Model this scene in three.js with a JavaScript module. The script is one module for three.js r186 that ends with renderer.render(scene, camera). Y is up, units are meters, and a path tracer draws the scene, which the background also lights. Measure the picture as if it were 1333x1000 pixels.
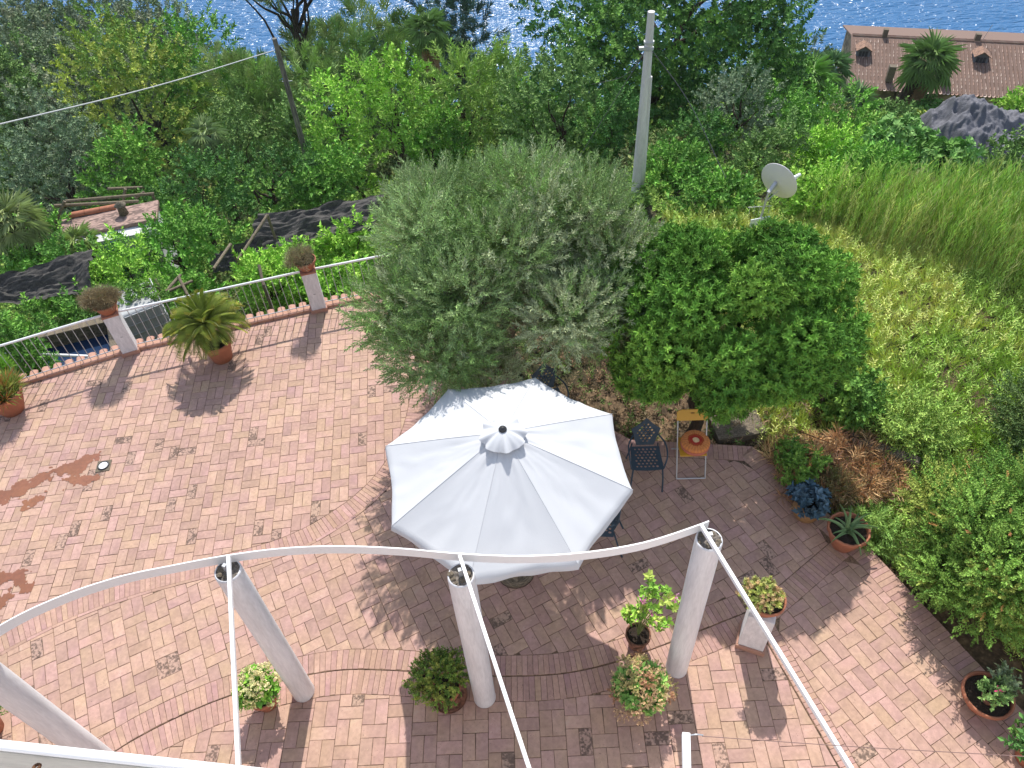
import * as THREE from 'three';
import { mergeGeometries } from 'three/addons/utils/BufferGeometryUtils.js';
import { RoundedBoxGeometry } from 'three/addons/geometries/RoundedBoxGeometry.js';

// ------------------------------------------------------------------ camera, sky, sun, exposure
const scene = new THREE.Scene();
const CH = 9;                                                   // eye height above the paving
const FP = 1000, CU = 666.5, CV = 500;                          // focal length and centre in photo pixels
const camera = new THREE.PerspectiveCamera(2 * Math.atan(500 / FP) * 180 / Math.PI, 4 / 3, 0.1, 4000);
const DN = new THREE.Vector3(735 - CU, 1440 - CV, FP).normalize();               // straight down, in lens axes
const FW = new THREE.Vector3(0, 0, 1).addScaledVector(DN, -DN.z).normalize();
const RT = new THREE.Vector3().crossVectors(DN, FW);
const toWorld = (a, b, c) => { const d = new THREE.Vector3(a, b, c); return new THREE.Vector3(d.dot(RT), -d.dot(DN), -d.dot(FW)); };
camera.matrix.makeBasis(toWorld(1, 0, 0), toWorld(0, -1, 0), toWorld(0, 0, -1)).setPosition(0, CH, 0);
camera.matrix.decompose(camera.position, camera.quaternion, camera.scale);
scene.add(camera);
const SUN_EL = 49.5 * Math.PI / 180, SUN_AZ = 3 * Math.PI / 180;
const sunDir = new THREE.Vector3(Math.sin(SUN_AZ) * Math.cos(SUN_EL), Math.sin(SUN_EL), -Math.cos(SUN_AZ) * Math.cos(SUN_EL));
{ // hazy summer sky: pale towards the horizon, blue overhead, brighter around the sun
  const W = 512, H = 256, d = new Float32Array(W * H * 4);
  for (let y = 0; y < H; y++) for (let x = 0; x < W; x++) {
    const el = ((y + 0.5) / H - 0.5) * Math.PI, az = ((x + 0.5) / W - 0.5) * 2 * Math.PI, dx = Math.cos(az) * Math.cos(el), dz = Math.sin(az) * Math.cos(el), dy = Math.sin(el);
    const c = Math.max(0, dx * sunDir.x + dy * sunDir.y + dz * sunDir.z), t = Math.pow(Math.max(dy, 0), 0.5), glow = 0.35 * c ** 8 + 0.9 * c ** 60, up = dy > 0 ? 1 : Math.max(0.3, 1 + dy * 6), i = (y * W + x) * 4;
    const hor = [0.62, 0.67, 0.75], zen = [0.26, 0.35, 0.52];
    for (let k = 0; k < 3; k++) d[i + k] = (hor[k] + (zen[k] - hor[k]) * t + glow * [1, 0.96, 0.88][k]) * up;
    d[i + 3] = 1;
  }
  const t = new THREE.DataTexture(d, W, H, THREE.RGBAFormat, THREE.FloatType); t.mapping = THREE.EquirectangularReflectionMapping; t.magFilter = t.minFilter = THREE.LinearFilter; t.needsUpdate = true;
  scene.background = t; scene.environment = t;
}
const sun = new THREE.DirectionalLight(new THREE.Color(1, 0.955, 0.89), 3.8);
sun.position.copy(sunDir).multiplyScalar(60); sun.castShadow = true; sun.shadow.mapSize.set(4096, 4096);
Object.assign(sun.shadow.camera, { left: -45, right: 45, top: 45, bottom: -45, near: 1, far: 200 });
scene.add(sun, sun.target);
const renderer = new THREE.WebGLRenderer({ antialias: true });
renderer.toneMapping = THREE.LinearToneMapping; renderer.toneMappingExposure = 1.55;
renderer.shadowMap.enabled = true;

// ------------------------------------------------------------------ helpers
let seed = 7;
const rnd = () => { seed = (seed + 0x6d2b79f5) | 0; let t = Math.imul(seed ^ (seed >>> 15), 1 | seed); t = (t + Math.imul(t ^ (t >>> 7), 61 | t)) ^ t; return ((t ^ (t >>> 14)) >>> 0) / 4294967296; };
const rr = (a, b) => a + (b - a) * rnd();
const V = (x, y, z) => new THREE.Vector3(x, y, z);
const clamp = (x, a, b) => Math.max(a, Math.min(b, x));
const sstep = (a, b, x) => { const t = clamp((x - a) / (b - a), 0, 1); return t * t * (3 - 2 * t); };
const mix = (a, b, t) => a + (b - a) * t;
const ray = (u, v) => toWorld(u - CU, v - CV, FP).normalize();
const at = (u, v, y = 0) => { const d = ray(u, v), t = (y - CH) / d.y; return V(d.x * t, y, d.z * t); };
const atDist = (u, v, dist) => { const d = ray(u, v), t = dist / Math.hypot(d.x, d.z); return V(d.x * t, CH + d.y * t, d.z * t); };
const hash = (x, y, s) => { let h = Math.imul(x, 374761393) ^ Math.imul(y, 668265263) ^ Math.imul(s, 1274126177); h = Math.imul(h ^ (h >>> 13), 1274126177); return ((h ^ (h >>> 16)) >>> 0) / 4294967296; };
function vnoise(x, y, s = 1, period = 0) {
  const ix = Math.floor(x), iy = Math.floor(y), fx = x - ix, fy = y - iy, u = fx * fx * (3 - 2 * fx), w = fy * fy * (3 - 2 * fy);
  const m = (a) => (period ? ((a % period) + period) % period : a);
  const a = hash(m(ix), m(iy), s), b = hash(m(ix + 1), m(iy), s), c = hash(m(ix), m(iy + 1), s), d = hash(m(ix + 1), m(iy + 1), s);
  return a + (b - a) * u + (c - a) * w + (a - b - c + d) * u * w;
}
const fbm = (x, y, s = 1, o = 4, period = 0) => { let v = 0, a = 0.5, n = 0; for (let i = 0; i < o; i++) { v += a * vnoise(x, y, s + i * 17, period); n += a; x *= 2; y *= 2; period *= 2; a *= 0.5; } return v / n; };
function tex(size, fn, srgb = true) {            // fn(x, y in 0..1) -> grey or [r, g, b]
  const d = new Uint8Array(size * size * 4);
  for (let y = 0; y < size; y++) for (let x = 0; x < size; x++) {
    const c = fn(x / size, y / size), i = (y * size + x) * 4, a = Array.isArray(c) ? c : [c, c, c];
    for (let k = 0; k < 3; k++) d[i + k] = clamp(a[k], 0, 1) * 255;
    d[i + 3] = 255;
  }
  const t = new THREE.DataTexture(d, size, size); t.wrapS = t.wrapT = THREE.RepeatWrapping; t.magFilter = THREE.LinearFilter; t.minFilter = THREE.LinearMipmapLinearFilter; t.generateMipmaps = true;
  if (srgb) t.colorSpace = THREE.SRGBColorSpace;
  t.needsUpdate = true; return t;
}
const rep = (t, x, y = x) => { const c = t.clone(); c.repeat.set(x, y); c.needsUpdate = true; return c; };
const lin = (r, g, b) => new THREE.Color().setRGB(r, g, b);
const std = (color, roughness = 0.8, extra = {}) => new THREE.MeshStandardMaterial({ color, roughness, ...extra });
const used = new Map();
function numbered(name) { const n = used.get(name) ?? 0; used.set(name, n + 1); return n ? name + '_' + String(n).padStart(3, '0') : name; }
const shade = (o) => { o.castShadow = true; o.receiveShadow = true; return o; };
function mesh(name, geo, mat, parent) { const o = shade(new THREE.Mesh(geo, mat)); o.name = parent ? name : numbered(name); (parent ?? scene).add(o); return o; }
function thing(name, label, category, pos = V(0, 0, 0), turn = 0, group) {
  const o = new THREE.Group(); o.name = numbered(name); o.position.copy(pos); o.rotation.y = turn; o.userData = { label, category };
  if (group) o.userData.group = group;
  scene.add(o); return o;
}
function structure(name, label) { const o = new THREE.Group(); o.name = numbered(name); o.userData = { kind: 'structure', label, category: name.split('_').pop() }; scene.add(o); return o; }
const box = (w, h, d, x = 0, y = 0, z = 0, r = 0) => { const g = r ? new RoundedBoxGeometry(w, h, d, 2, r) : new THREE.BoxGeometry(w, h, d); g.translate(x, y, z); return g; };
function bar(a, b, r, seg = 8, r2 = r) {          // round bar from a to b
  const d = V().subVectors(b, a), g = new THREE.CylinderGeometry(r2, r, d.length(), seg, 1);
  g.applyQuaternion(new THREE.Quaternion().setFromUnitVectors(V(0, 1, 0), d.clone().normalize())); g.translate((a.x + b.x) / 2, (a.y + b.y) / 2, (a.z + b.z) / 2); return g;
}
function beam(a, b, w, h) {                       // rectangular bar from a to b, h upright
  const d = V().subVectors(b, a), g = new RoundedBoxGeometry(w, h, d.length(), 1, Math.min(w, h) * 0.12);
  const m = new THREE.Matrix4().lookAt(b, a, V(0, 1, 0)); g.applyMatrix4(m); g.translate((a.x + b.x) / 2, (a.y + b.y) / 2, (a.z + b.z) / 2); return g;
}
const tube = (pts, r, seg = 24, rad = 6) => new THREE.TubeGeometry(new THREE.CatmullRomCurve3(pts), seg, r, rad, false);
const merge = (list) => mergeGeometries(list.map((g) => (g.index ? g.toNonIndexed() : g)).map((g) => { for (const k of Object.keys(g.attributes)) if (!['position', 'normal', 'uv'].includes(k)) g.deleteAttribute(k); return g; }));
function raw(P, { C, U, N } = {}) { const g = new THREE.BufferGeometry(); g.setAttribute('position', new THREE.Float32BufferAttribute(P, 3)); if (C) g.setAttribute('color', new THREE.Float32BufferAttribute(C, 3)); if (U) g.setAttribute('uv', new THREE.Float32BufferAttribute(U, 2)); if (N) g.setAttribute('normal', new THREE.Float32BufferAttribute(N, 3)); else g.computeVertexNormals(); return g; }

// ------------------------------------------------------------------ textures and plain materials
const texBrick = tex(1024, (x, y) => {
  const a = fbm(x * 6, y * 6, 3, 5, 6), f = fbm(x * 60, y * 60, 9, 3, 60), p = vnoise(x * 190, y * 190, 31, 190), st = fbm(x * 4, y * 46, 21, 3, 2);
  let v = 0.93 + (a - 0.5) * 0.2 + (f - 0.5) * 0.14 + (st - 0.5) * 0.06; if (p > 0.9 && a > 0.47) v -= (p - 0.88) * 2.6;
  const y2 = (fbm(x * 5 + 7, y * 5, 77, 3, 5) - 0.5) * 0.1;
  return [v + 0.02, v * (0.985 + y2 * 0.5), v * (0.97 - y2)];
});
const texWorn = tex(512, (x, y) => {
  const a = fbm(x * 10, y * 10, 5, 5, 10), f = fbm(x * 40, y * 40, 19, 3, 40);
  let v = 0.88 + (f - 0.5) * 0.3; v *= mix(0.7, 1, sstep(0.28, 0.62, a + (f - 0.5) * 0.9));
  return [v, v * 0.98, v * 0.96];
});
const texBump = tex(512, (x, y) => { const p = vnoise(x * 110, y * 110, 41, 110); return 0.6 + (fbm(x * 30, y * 30, 43, 4, 30) - 0.5) * 0.6 - (p > 0.85 ? (p - 0.85) * 2 : 0); }, false);
const texFine = tex(512, (x, y) => 0.9 + (fbm(x * 8, y * 8, 51, 5, 8) - 0.5) * 0.16 + (fbm(x * 70, y * 70, 57, 2, 70) - 0.5) * 0.08);
const texSoil = tex(512, (x, y) => { const a = fbm(x * 12, y * 12, 61, 5, 12), b = fbm(x * 60, y * 60, 63, 2, 60); const v = 0.35 + a * 0.5 + (b - 0.5) * 0.35; return [v, v * 0.93, v * 0.82]; });
const M = {
  brick: std(0xffffff, 0.86, { map: texBrick, vertexColors: true, bumpMap: texBump, bumpScale: 0.0012 }),
  worn: std(0xffffff, 0.9, { map: rep(texWorn, 2.1), vertexColors: true, bumpMap: texBump, bumpScale: 0.002 }),
  mortar: std(lin(0.46, 0.34, 0.285), 0.95, { map: rep(texSoil, 1) }),
  white: std(lin(0.86, 0.855, 0.87), 0.45, { map: texFine }),
  paint: std(lin(0.78, 0.78, 0.78), 0.35),
  plaster: std(lin(0.82, 0.8, 0.81), 0.85, { map: texFine, bumpMap: texBump, bumpScale: 0.0008 }),
  concrete: std(lin(0.42, 0.4, 0.37), 0.92, { map: rep(texSoil, 3), bumpMap: texBump, bumpScale: 0.004 }),
  terracotta: std(lin(0.46, 0.17, 0.09), 0.82, { map: texFine, bumpMap: texBump, bumpScale: 0.0008 }),
  terracottaOld: std(lin(0.4, 0.2, 0.13), 0.9, { map: rep(texWorn, 0.6), bumpMap: texBump, bumpScale: 0.001 }),
  ochrePot: std(lin(0.36, 0.2, 0.08), 0.7, { map: texFine }),
  potSoil: std(lin(0.07, 0.05, 0.04), 1, { map: rep(texSoil, 4), bumpMap: texBump, bumpScale: 0.01 }),
  soil: std(lin(0.2, 0.15, 0.1), 1, { map: texSoil }),
  bark: std(lin(0.14, 0.11, 0.085), 0.95, { map: rep(texSoil, 3), bumpMap: texBump, bumpScale: 0.01 }),
  barkPale: std(lin(0.46, 0.43, 0.38), 0.95, { map: rep(texSoil, 3) }),
  darkMetal: std(lin(0.04, 0.065, 0.09), 0.7),
  steel: std(lin(0.5, 0.51, 0.53), 0.4, { metalness: 0.7 }),
  galv: std(lin(0.42, 0.43, 0.44), 0.55, { metalness: 0.35 }),
  black: std(lin(0.02, 0.02, 0.022), 0.5),
};

// ------------------------------------------------------------------ the ground under everything
const curveY = (pts, d) => { if (d <= pts[0][0]) return pts[0][1]; for (let i = 1; i < pts.length; i++) if (d <= pts[i][0]) { const [a, b] = [pts[i - 1], pts[i]]; return mix(a[1], b[1], (d - a[0]) / (b[0] - a[0])); } return pts[pts.length - 1][1]; };
const profileLeft = [[10.9, -0.14], [11.6, -2.4], [14, -2.9], [19, -4.2], [28, -8.6], [45, -16.5], [55, -21], [75, -31], [96, -40], [110, -44], [200, -60]];
const profileRight = [[8, -0.14], [10.5, -0.3], [13, -0.8], [17, -1.6], [22, -3.3], [28, -6], [34, -8.6], [45, -14.5], [52, -18.2], [60, -23], [75, -31], [96, -40], [110, -44], [200, -60]];
const RAIL = [V(-15, 0, -6.6), V(-8.35, 0, -9.27), V(-6.57, 0, -9.95), V(-3.38, 0, -10.72), V(0.5, 0, -11.5)];
const railZ = (x) => { for (let i = 1; i < RAIL.length; i++) if (x <= RAIL[i].x || i === RAIL.length - 1) { const a = RAIL[i - 1], b = RAIL[i]; return mix(a.z, b.z, (x - a.x) / (b.x - a.x)); } };
function groundY(x, z) {
  const d = mix(-z, Math.hypot(x, z), sstep(12.5, 19, -z + Math.abs(x) * 0.15)), w = sstep(0.3, 3.4, x - (d - 11) * 0.12), e = Math.max(d, 0);
  const dl = -z < 11.6 && x < 0.5 ? (z > railZ(x) - 0.25 ? Math.min(e, 10.9) : Math.max(e, 11.9)) : e;
  let y = mix(curveY(profileLeft, dl), curveY(profileRight, e), w);
  y += sstep(12, 42, -x - 4) * sstep(38, 68, d) * 15 * (1 - sstep(80, 130, d));
  const n = fbm(x * 0.12, z * 0.12, 101, 4) - 0.5;
  return y + n * sstep(13, 30, d) * 2.2 - (d > 90 ? 0 : 0);
}
const hit = (u, v) => { const d = ray(u, v); let t = 8; for (; t < 260; t += 0.12) if (CH + d.y * t < groundY(d.x * t, d.z * t)) break; return V(d.x * t, CH + d.y * t, d.z * t); };
{
  const P = [], U = [], C = [], xs = [], zs = [];
  for (let x = -130; x <= 130; x += Math.abs(x) < 22 ? 0.5 : 2.5) xs.push(x);
  for (let z = 6; z >= -150;) { zs.push(z); z -= z > -22 ? 0.35 : 1.6; }
  const pt = (i, j) => { const x = xs[i], z = zs[j]; return [x, groundY(x, z), z]; };
  const idx = [];
  for (let j = 0; j < zs.length; j++) for (let i = 0; i < xs.length; i++) {
    const p = pt(i, j); P.push(...p); U.push(p[0] / 2, p[2] / 2);
    const g = fbm(p[0] * 0.3, p[2] * 0.3, 201, 3), k = sstep(0.35, 0.65, g); const nr = p[2] > -8.5 ? 1 : 0; C.push(mix(0.16 + nr * 0.2, 0.1 + nr * 0.22, k), mix(0.12 + nr * 0.16, 0.13 + nr * 0.12, k), mix(0.075 + nr * 0.13, 0.05 + nr * 0.13, k));
  }
  for (let j = 0; j < zs.length - 1; j++) for (let i = 0; i < xs.length - 1; i++) { const a = j * xs.length + i, b = a + 1, c = a + xs.length, d = c + 1; idx.push(a, b, c, b, d, c); }
  const g = new THREE.BufferGeometry(); g.setIndex(idx); g.setAttribute('position', new THREE.Float32BufferAttribute(P, 3)); g.setAttribute('uv', new THREE.Float32BufferAttribute(U, 2)); g.setAttribute('color', new THREE.Float32BufferAttribute(C, 3)); g.computeVertexNormals();
  const o = mesh('hillside', g, std(0xffffff, 1, { map: texSoil, vertexColors: true, bumpMap: texBump, bumpScale: 0.02 })); o.userData = { kind: 'structure', label: 'overgrown hillside falling to the sea', category: 'hillside' };
}
{ // sea with real swell
  const W = 520, D = 420, nx = 260, nz = 300, g = new THREE.PlaneGeometry(W * 3, D * 3, nx, nz); g.rotateX(-Math.PI / 2); g.translate(0, 0, -D * 1.5 - 70);
  const p = g.attributes.position, uv = g.attributes.uv;
  for (let i = 0; i < p.count; i++) { const x = p.getX(i), z = p.getZ(i); p.setY(i, -40 + (fbm(x * 0.09 + 3, z * 0.16, 301, 3) - 0.5) * 0.7); uv.setXY(i, x / 24, z / 18); }
  g.computeVertexNormals();
  const wave = tex(1024, (x, y) => { const w1 = fbm(x * 7 + 0.6 * 0, y * 14, 311, 5, 7), w2 = 1 - Math.abs(2 * fbm(x * 12, y * 24, 331, 4, 12) - 1); return w1 * 0.55 + w2 * 0.45; }, false);
  const o = mesh('sea', g, new THREE.MeshPhysicalMaterial({ color: lin(0.02, 0.12, 0.28), roughness: 0.22, ior: 1.33, bumpMap: wave, bumpScale: 0.75 })); o.userData = { kind: 'structure', label: 'blue sea with small glittering waves', category: 'sea' };
}

// ------------------------------------------------------------------ brick paving
const LEVEL_A = 0, LEVEL_B = 0.03, LEVEL_D = 0.022;
const curve2 = (pts, n = 160) => new THREE.CatmullRomCurve3(pts.map(([x, z]) => V(x, 0, z)), false, 'centripetal').getSpacedPoints(n).map((p) => [p.x, p.z]);
const OUTER = curve2([[-12, 1.5], [-10, -1.2], [-8.5, -2.9], [-7.3, -4.0], [-6.65, -4.48], [-6.11, -4.8], [-5.6, -5.02], [-5.03, -5.2], [-4.14, -5.4], [-3.74, -5.48], [-3.25, -5.62], [-2.86, -5.8], [-2.57, -5.99], [-2.17, -6.32], [-1.8, -6.8], [-1.5, -7.5], [-1.35, -8.5], [-1.3, -11.8]], 240);
const INNER = curve2([[-7.2, 0.5], [-6.2, -1.7], [-5.5, -2.6], [-4.73, -3.24], [-3.78, -3.68], [-3.0, -3.87], [-2.34, -3.95], [-1.68, -3.9], [-1, -3.8], [-0.34, -3.73], [0.3, -3.71], [0.88, -3.78], [1.7, -4.0], [2.4, -4.22], [2.72, -4.32]], 200);
const SIDE = [[2.72, -4.32], [3.2, -2.47], [3.75, -0.2], [4, 1]];
const EDGE = [[-1.9, -9.3], [0.2, -8.5], [1.7, -7.15], [3.44, -6.86], [4.02, -5.83], [4.5, -5.05], [5.42, -2.87], [6.6, 0], [7, 1]];
const DIVIDE = [[2.72, -4.32], [4.9, -5.78]];
function sdist(line, x, z) {                      // > 0 on the left of the line when walking along it (towards -z for a line in +x)
  let best = 1e9, s = 0;
  for (let i = 1; i < line.length; i++) {
    const [ax, az] = line[i - 1], [bx, bz] = line[i], dx = bx - ax, dz = bz - az, L = dx * dx + dz * dz, t = clamp(((x - ax) * dx + (z - az) * dz) / L, 0, 1);
    const px = x - ax - dx * t, pz = z - az - dz * t, d = px * px + pz * pz;
    if (d < best - 1e-9) { best = d; s = dx * pz - dz * px > 0 ? -1 : 1; }
  }
  return Math.sqrt(best) * s;
}
function clip(poly, f) {                          // keep f > 0
  const out = [], v = poly.map(([x, z]) => f(x, z));
  for (let i = 0; i < poly.length; i++) {
    const j = (i + 1) % poly.length, a = poly[i], b = poly[j];
    if (v[i] > 0) out.push(a);
    if ((v[i] > 0) !== (v[j] > 0)) { const t = v[i] / (v[i] - v[j]); out.push([mix(a[0], b[0], t), mix(a[1], b[1], t)]); }
  }
  return out;
}
const area = (p) => { let s = 0; for (let i = 0; i < p.length; i++) { const a = p[i], b = p[(i + 1) % p.length]; s += a[0] * b[1] - b[0] * a[1]; } return s / 2; };
const TONES = [[0.47, 0.275, 0.205], [0.44, 0.25, 0.195], [0.5, 0.31, 0.235], [0.49, 0.325, 0.215], [0.4, 0.225, 0.185], [0.45, 0.27, 0.215], [0.48, 0.285, 0.225], [0.42, 0.25, 0.205], [0.46, 0.26, 0.19]];
function brickGeo(poly, y, tone, bevel = 0.0022, deep = 0.03) {
  let p = poly; if (area(p) > 0) p = [...p].reverse();      // clockwise seen from above with z down = up-facing
  const cx = p.reduce((s, q) => s + q[0], 0) / p.length, cz = p.reduce((s, q) => s + q[1], 0) / p.length;
  const tx = rr(-1, 1) * 0.011, tz = rr(-1, 1) * 0.011, dy = rr(-1, 1) * 0.0018, hy = (x, z) => y + dy + (x - cx) * tx + (z - cz) * tz;
  const k = (q) => { const d = Math.hypot(q[0] - cx, q[1] - cz) || 1; const s = 1 - bevel * 1.4 / d; return [cx + (q[0] - cx) * s, cz + (q[1] - cz) * s]; };
  const inn = p.map(k), P = [], C = [], U = [], ou = rnd(), ov = rnd(), swap = rnd() < 0.5;
  const put = (x, yy, z) => { P.push(x, yy, z); C.push(...tone); U.push((swap ? z : x) * 0.55 + ou, (swap ? x : z) * 0.55 + ov); };
  const n = p.length;
  for (let i = 1; i < n - 1; i++) for (const q of [inn[0], inn[i], inn[i + 1]]) put(q[0], hy(...q), q[1]);
  for (let i = 0; i < n; i++) {
    const j = (i + 1) % n, a = inn[i], b = inn[j], c = p[i], d = p[j], yc = hy(...c) - bevel, yd = hy(...d) - bevel;
    for (const [q, yy] of [[a, hy(...a)], [c, yc], [b, hy(...b)], [b, hy(...b)], [c, yc], [d, yd], [c, yc], [c, y - deep], [d, yd], [d, yd], [c, y - deep], [d, y - deep]]) put(q[0], yy, q[1]);
  }
  return raw(P, { C, U });
}
const inFrame = (x, y, z) => { const q = V(x, y - CH, z); const c = q.dot(toWorld(0, 0, 1)); if (c <= 0) return false; return Math.abs(q.dot(toWorld(1, 0, 0)) / c) < 0.68 && Math.abs(q.dot(toWorld(0, 1, 0)) / c) < 0.51; };
function weave(list, f, { L = 0.272, rot, y, ox = 0, oz = 0, joint = 0.0042, bounds }) {
  const c = Math.cos(rot), s = Math.sin(rot), W = L / 2, N = 48, j = joint / 2;
  for (let i = -N; i <= N; i++) for (let r = -N; r <= N; r++) {
    const x0 = i * L, z0 = r * 1.5 * L + (i & 1 ? 0.75 * L : 0);
    for (const [ax, az, bx, bz] of [[x0, z0, x0 + W, z0 + L], [x0 + W, z0, x0 + L, z0 + L], [x0, z0 + L, x0 + L, z0 + L + W]]) {
      const e = () => j + rnd() * rnd() * 0.0045, q = [[ax + e(), az + e()], [bx - e(), az + e()], [bx - e(), bz - e()], [ax + e(), bz - e()]].map(([x, z]) => [ox + x * c - z * s, oz + x * s + z * c]);
      const mx = (q[0][0] + q[2][0]) / 2, mz = (q[0][1] + q[2][1]) / 2;
      if (mx < bounds[0] || mx > bounds[1] || mz < bounds[2] || mz > bounds[3] || f(mx, mz) < -0.2) continue;
      const p = clip(q, f); if (p.length < 3 || Math.abs(area(p)) < 0.0016) continue;
      list.push({ p, y });
    }
  }
}
function soldiers(list, line, o0, o1, w, y, f) {  // bricks laid across a strip that follows a line
  let pts = [], acc = [0];
  for (let i = 1; i < line.length; i++) acc.push(acc[i - 1] + Math.hypot(line[i][0] - line[i - 1][0], line[i][1] - line[i - 1][1]));
  const tot = acc[acc.length - 1], on = (s) => { let i = 1; while (i < acc.length - 1 && acc[i] < s) i++; const t = (s - acc[i - 1]) / (acc[i] - acc[i - 1]), a = line[i - 1], b = line[i], dx = b[0] - a[0], dz = b[1] - a[1], l = Math.hypot(dx, dz); return [mix(a[0], b[0], t), mix(a[1], b[1], t), dz / l, -dx / l]; };
  for (let s = 0; s < tot - w * 0.6; s += w) {
    const a = on(s + 0.0022), b = on(s + w - 0.0022), off = (q, o) => [q[0] + q[2] * o, q[1] + q[3] * o], j = 0.003, wob = rr(-0.004, 0.004);
    let q = [off(a, o0 + j + wob), off(b, o0 + j + wob), off(b, o1 - j), off(a, o1 - j)];
    if (q[0][0] < -11.5 || q[0][1] > 0.3) continue;
    if (f) { q = clip(q, f); if (q.length < 3 || Math.abs(area(q)) < 0.001) continue; }
    list.push({ p: q, y, strip: true });
  }
}
function pave(name, label, list, bedPoly, bedY) {
  const o = structure(name, label);
  const sh = new THREE.Shape(bedPoly.map(([x, z]) => new THREE.Vector2(x, -z))), g = new THREE.ExtrudeGeometry(sh, { depth: 0.1, bevelEnabled: false }); g.rotateX(-Math.PI / 2); g.translate(0, bedY - 0.1, 0);
  mesh('mortar_bed', g, M.mortar, o);
  const cam = camera.position;
  for (const b of list) {
    const mx = b.p.reduce((s, q) => s + q[0], 0) / b.p.length, mz = b.p.reduce((s, q) => s + q[1], 0) / b.p.length;
    b.size = inFrame(mx, b.y, mz) ? Math.abs(area(b.p)) / ((mx - cam.x) ** 2 + (b.y - cam.y) ** 2 + (mz - cam.z) ** 2) ** 1.5 : 0;
    const g2 = fbm(mx * 0.9 + 9, mz * 0.9, 401, 3), dirt = fbm(mx * 1.3, mz * 1.3 + 5, 411, 3);
    const t0 = TONES[Math.floor(rnd() * TONES.length)], t = [0, 1, 2].map((i) => mix([0.46, 0.328, 0.27][i], t0[i], 0.27)), k = rr(0.95, 1.05) * mix(0.94, 1.06, g2) * (b.strip ? 0.98 : 1);
    b.tone = [t[0] * k, t[1] * k * (b.strip ? 0.97 : 1), t[2] * k];
    b.worn = !b.strip && rnd() < sstep(0.45, 0.72, dirt) * 0.13;
    b.geo = brickGeo(b.p, b.y, b.tone);
  }
  list.sort((a, b) => b.size - a.size);
  list.slice(0, 300).forEach((b) => mesh('brick', b.geo, b.worn ? M.worn : M.brick, o));
  const rest = list.slice(300), plain = rest.filter((b) => !b.worn).map((b) => b.geo), worn = rest.filter((b) => b.worn).map((b) => b.geo);
  if (plain.length) mesh('brick_field', mergeGeometries(plain), M.brick, o).userData.kind = 'stuff';
  if (worn.length) mesh('worn_brick_field', mergeGeometries(worn), M.worn, o).userData.kind = 'stuff';
  return o;
}
const RAD = Math.PI / 180; let EDGE_TILE;
{ // far terrace
  const list = [], f = (x, z) => Math.min(sdist(OUTER, x, z) - 0.283, z - railZ(x) - 0.04);
  weave(list, f, { rot: -4 * RAD, y: LEVEL_A, ox: -4, oz: -6, L: 0.262, bounds: [-11.6, -1.2, -11.6, 0] });
  soldiers(list, OUTER, 0.004, 0.28, 0.064, LEVEL_A, (x, z) => z - railZ(x) - 0.04);
  const bed = [...OUTER.filter((p) => p[0] > -11.6), [-1.3, -11.1], [-3.38, -10.74], [-6.57, -9.97], [-8.35, -9.29], [-11.6, -7.97]];
  pave('brick_terrace', 'pink brick terrace laid in half basket weave behind the white railing', list, bed, LEVEL_A - 0.0042);
}
{ // raised platform under the parasol and beside the garden
  const list = [];
  const inE = (x, z) => -sdist(EDGE, x, z);
  const f1 = (x, z) => Math.min(-sdist(OUTER, x, z) - 0.052, sdist(INNER, x, z) - 0.253, inE(x, z) - 0.29, x < 2.72 ? 9 : sdist(DIVIDE, x, z) - 0.004), f2 = (x, z) => Math.min(-sdist(DIVIDE, x, z) - 0.283, inE(x, z) - 0.29, sdist(SIDE, x, z) - 0.2);
  weave(list, f1, { rot: -24.5 * RAD, y: LEVEL_B, ox: 4.4, oz: -3.6, L: 0.274, bounds: [-11, 6.3, -9.4, 0.4] });
  weave(list, f2, { rot: -24.5 * RAD, y: LEVEL_B, ox: 4.4, oz: -3.6, L: 0.274, bounds: [2.6, 6.3, -6, 0.4] });
  soldiers(list, INNER, 0.004, 0.25, 0.066, LEVEL_B);
  soldiers(list, SIDE, 0.004, 0.197, 0.066, LEVEL_B);
  soldiers(list, DIVIDE, -0.28, -0.004, 0.066, LEVEL_B, (x, z) => Math.min(inE(x, z) - 0.3, sdist(SIDE, x, z) - 0.2));
  soldiers(list, EDGE, -0.285, -0.004, 0.07, LEVEL_B);
  for (let i = 1; i < OUTER.length; i += 4) { // light rounded nosing along the step
    const seg = OUTER.slice(i - 1, i + 4); if (seg.length < 2 || seg[0][0] < -11.5) continue;
    soldiers(list, seg, -0.05, -0.003, Math.hypot(seg[seg.length - 1][0] - seg[0][0], seg[seg.length - 1][1] - seg[0][1]) + 0.0001, LEVEL_B);
  }
  const bed = [...OUTER.filter((p) => p[0] > -11.6 && p[1] > -9), ...EDGE, ...[...SIDE].reverse(), ...[...INNER].reverse()];
  pave('brick_platform', 'raised brick platform in diagonal weave around the columns and the parasol', list, bed, LEVEL_B - 0.0042);
}
{ // sunken patio towards the house
  const list = [], fl = (x, z) => Math.min(-sdist(INNER, x, z) - 0.3, -sdist(SIDE, x, z) - 0.01);
  weave(list, fl, { rot: 1.5 * RAD, y: LEVEL_D, ox: 0, oz: -2, L: 0.29, bounds: [-7.4, 4, -4.3, 0.4] });
  soldiers(list, INNER, -0.296, -0.004, 0.068, LEVEL_D, (x, z) => -sdist(SIDE, x, z) - 0.01);
  const bed = [...INNER, ...SIDE.slice(1)];
  pave('brick_patio', 'brick patio below the curved step under the pergola bars', list, bed, LEVEL_D - 0.0042);
}
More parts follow.
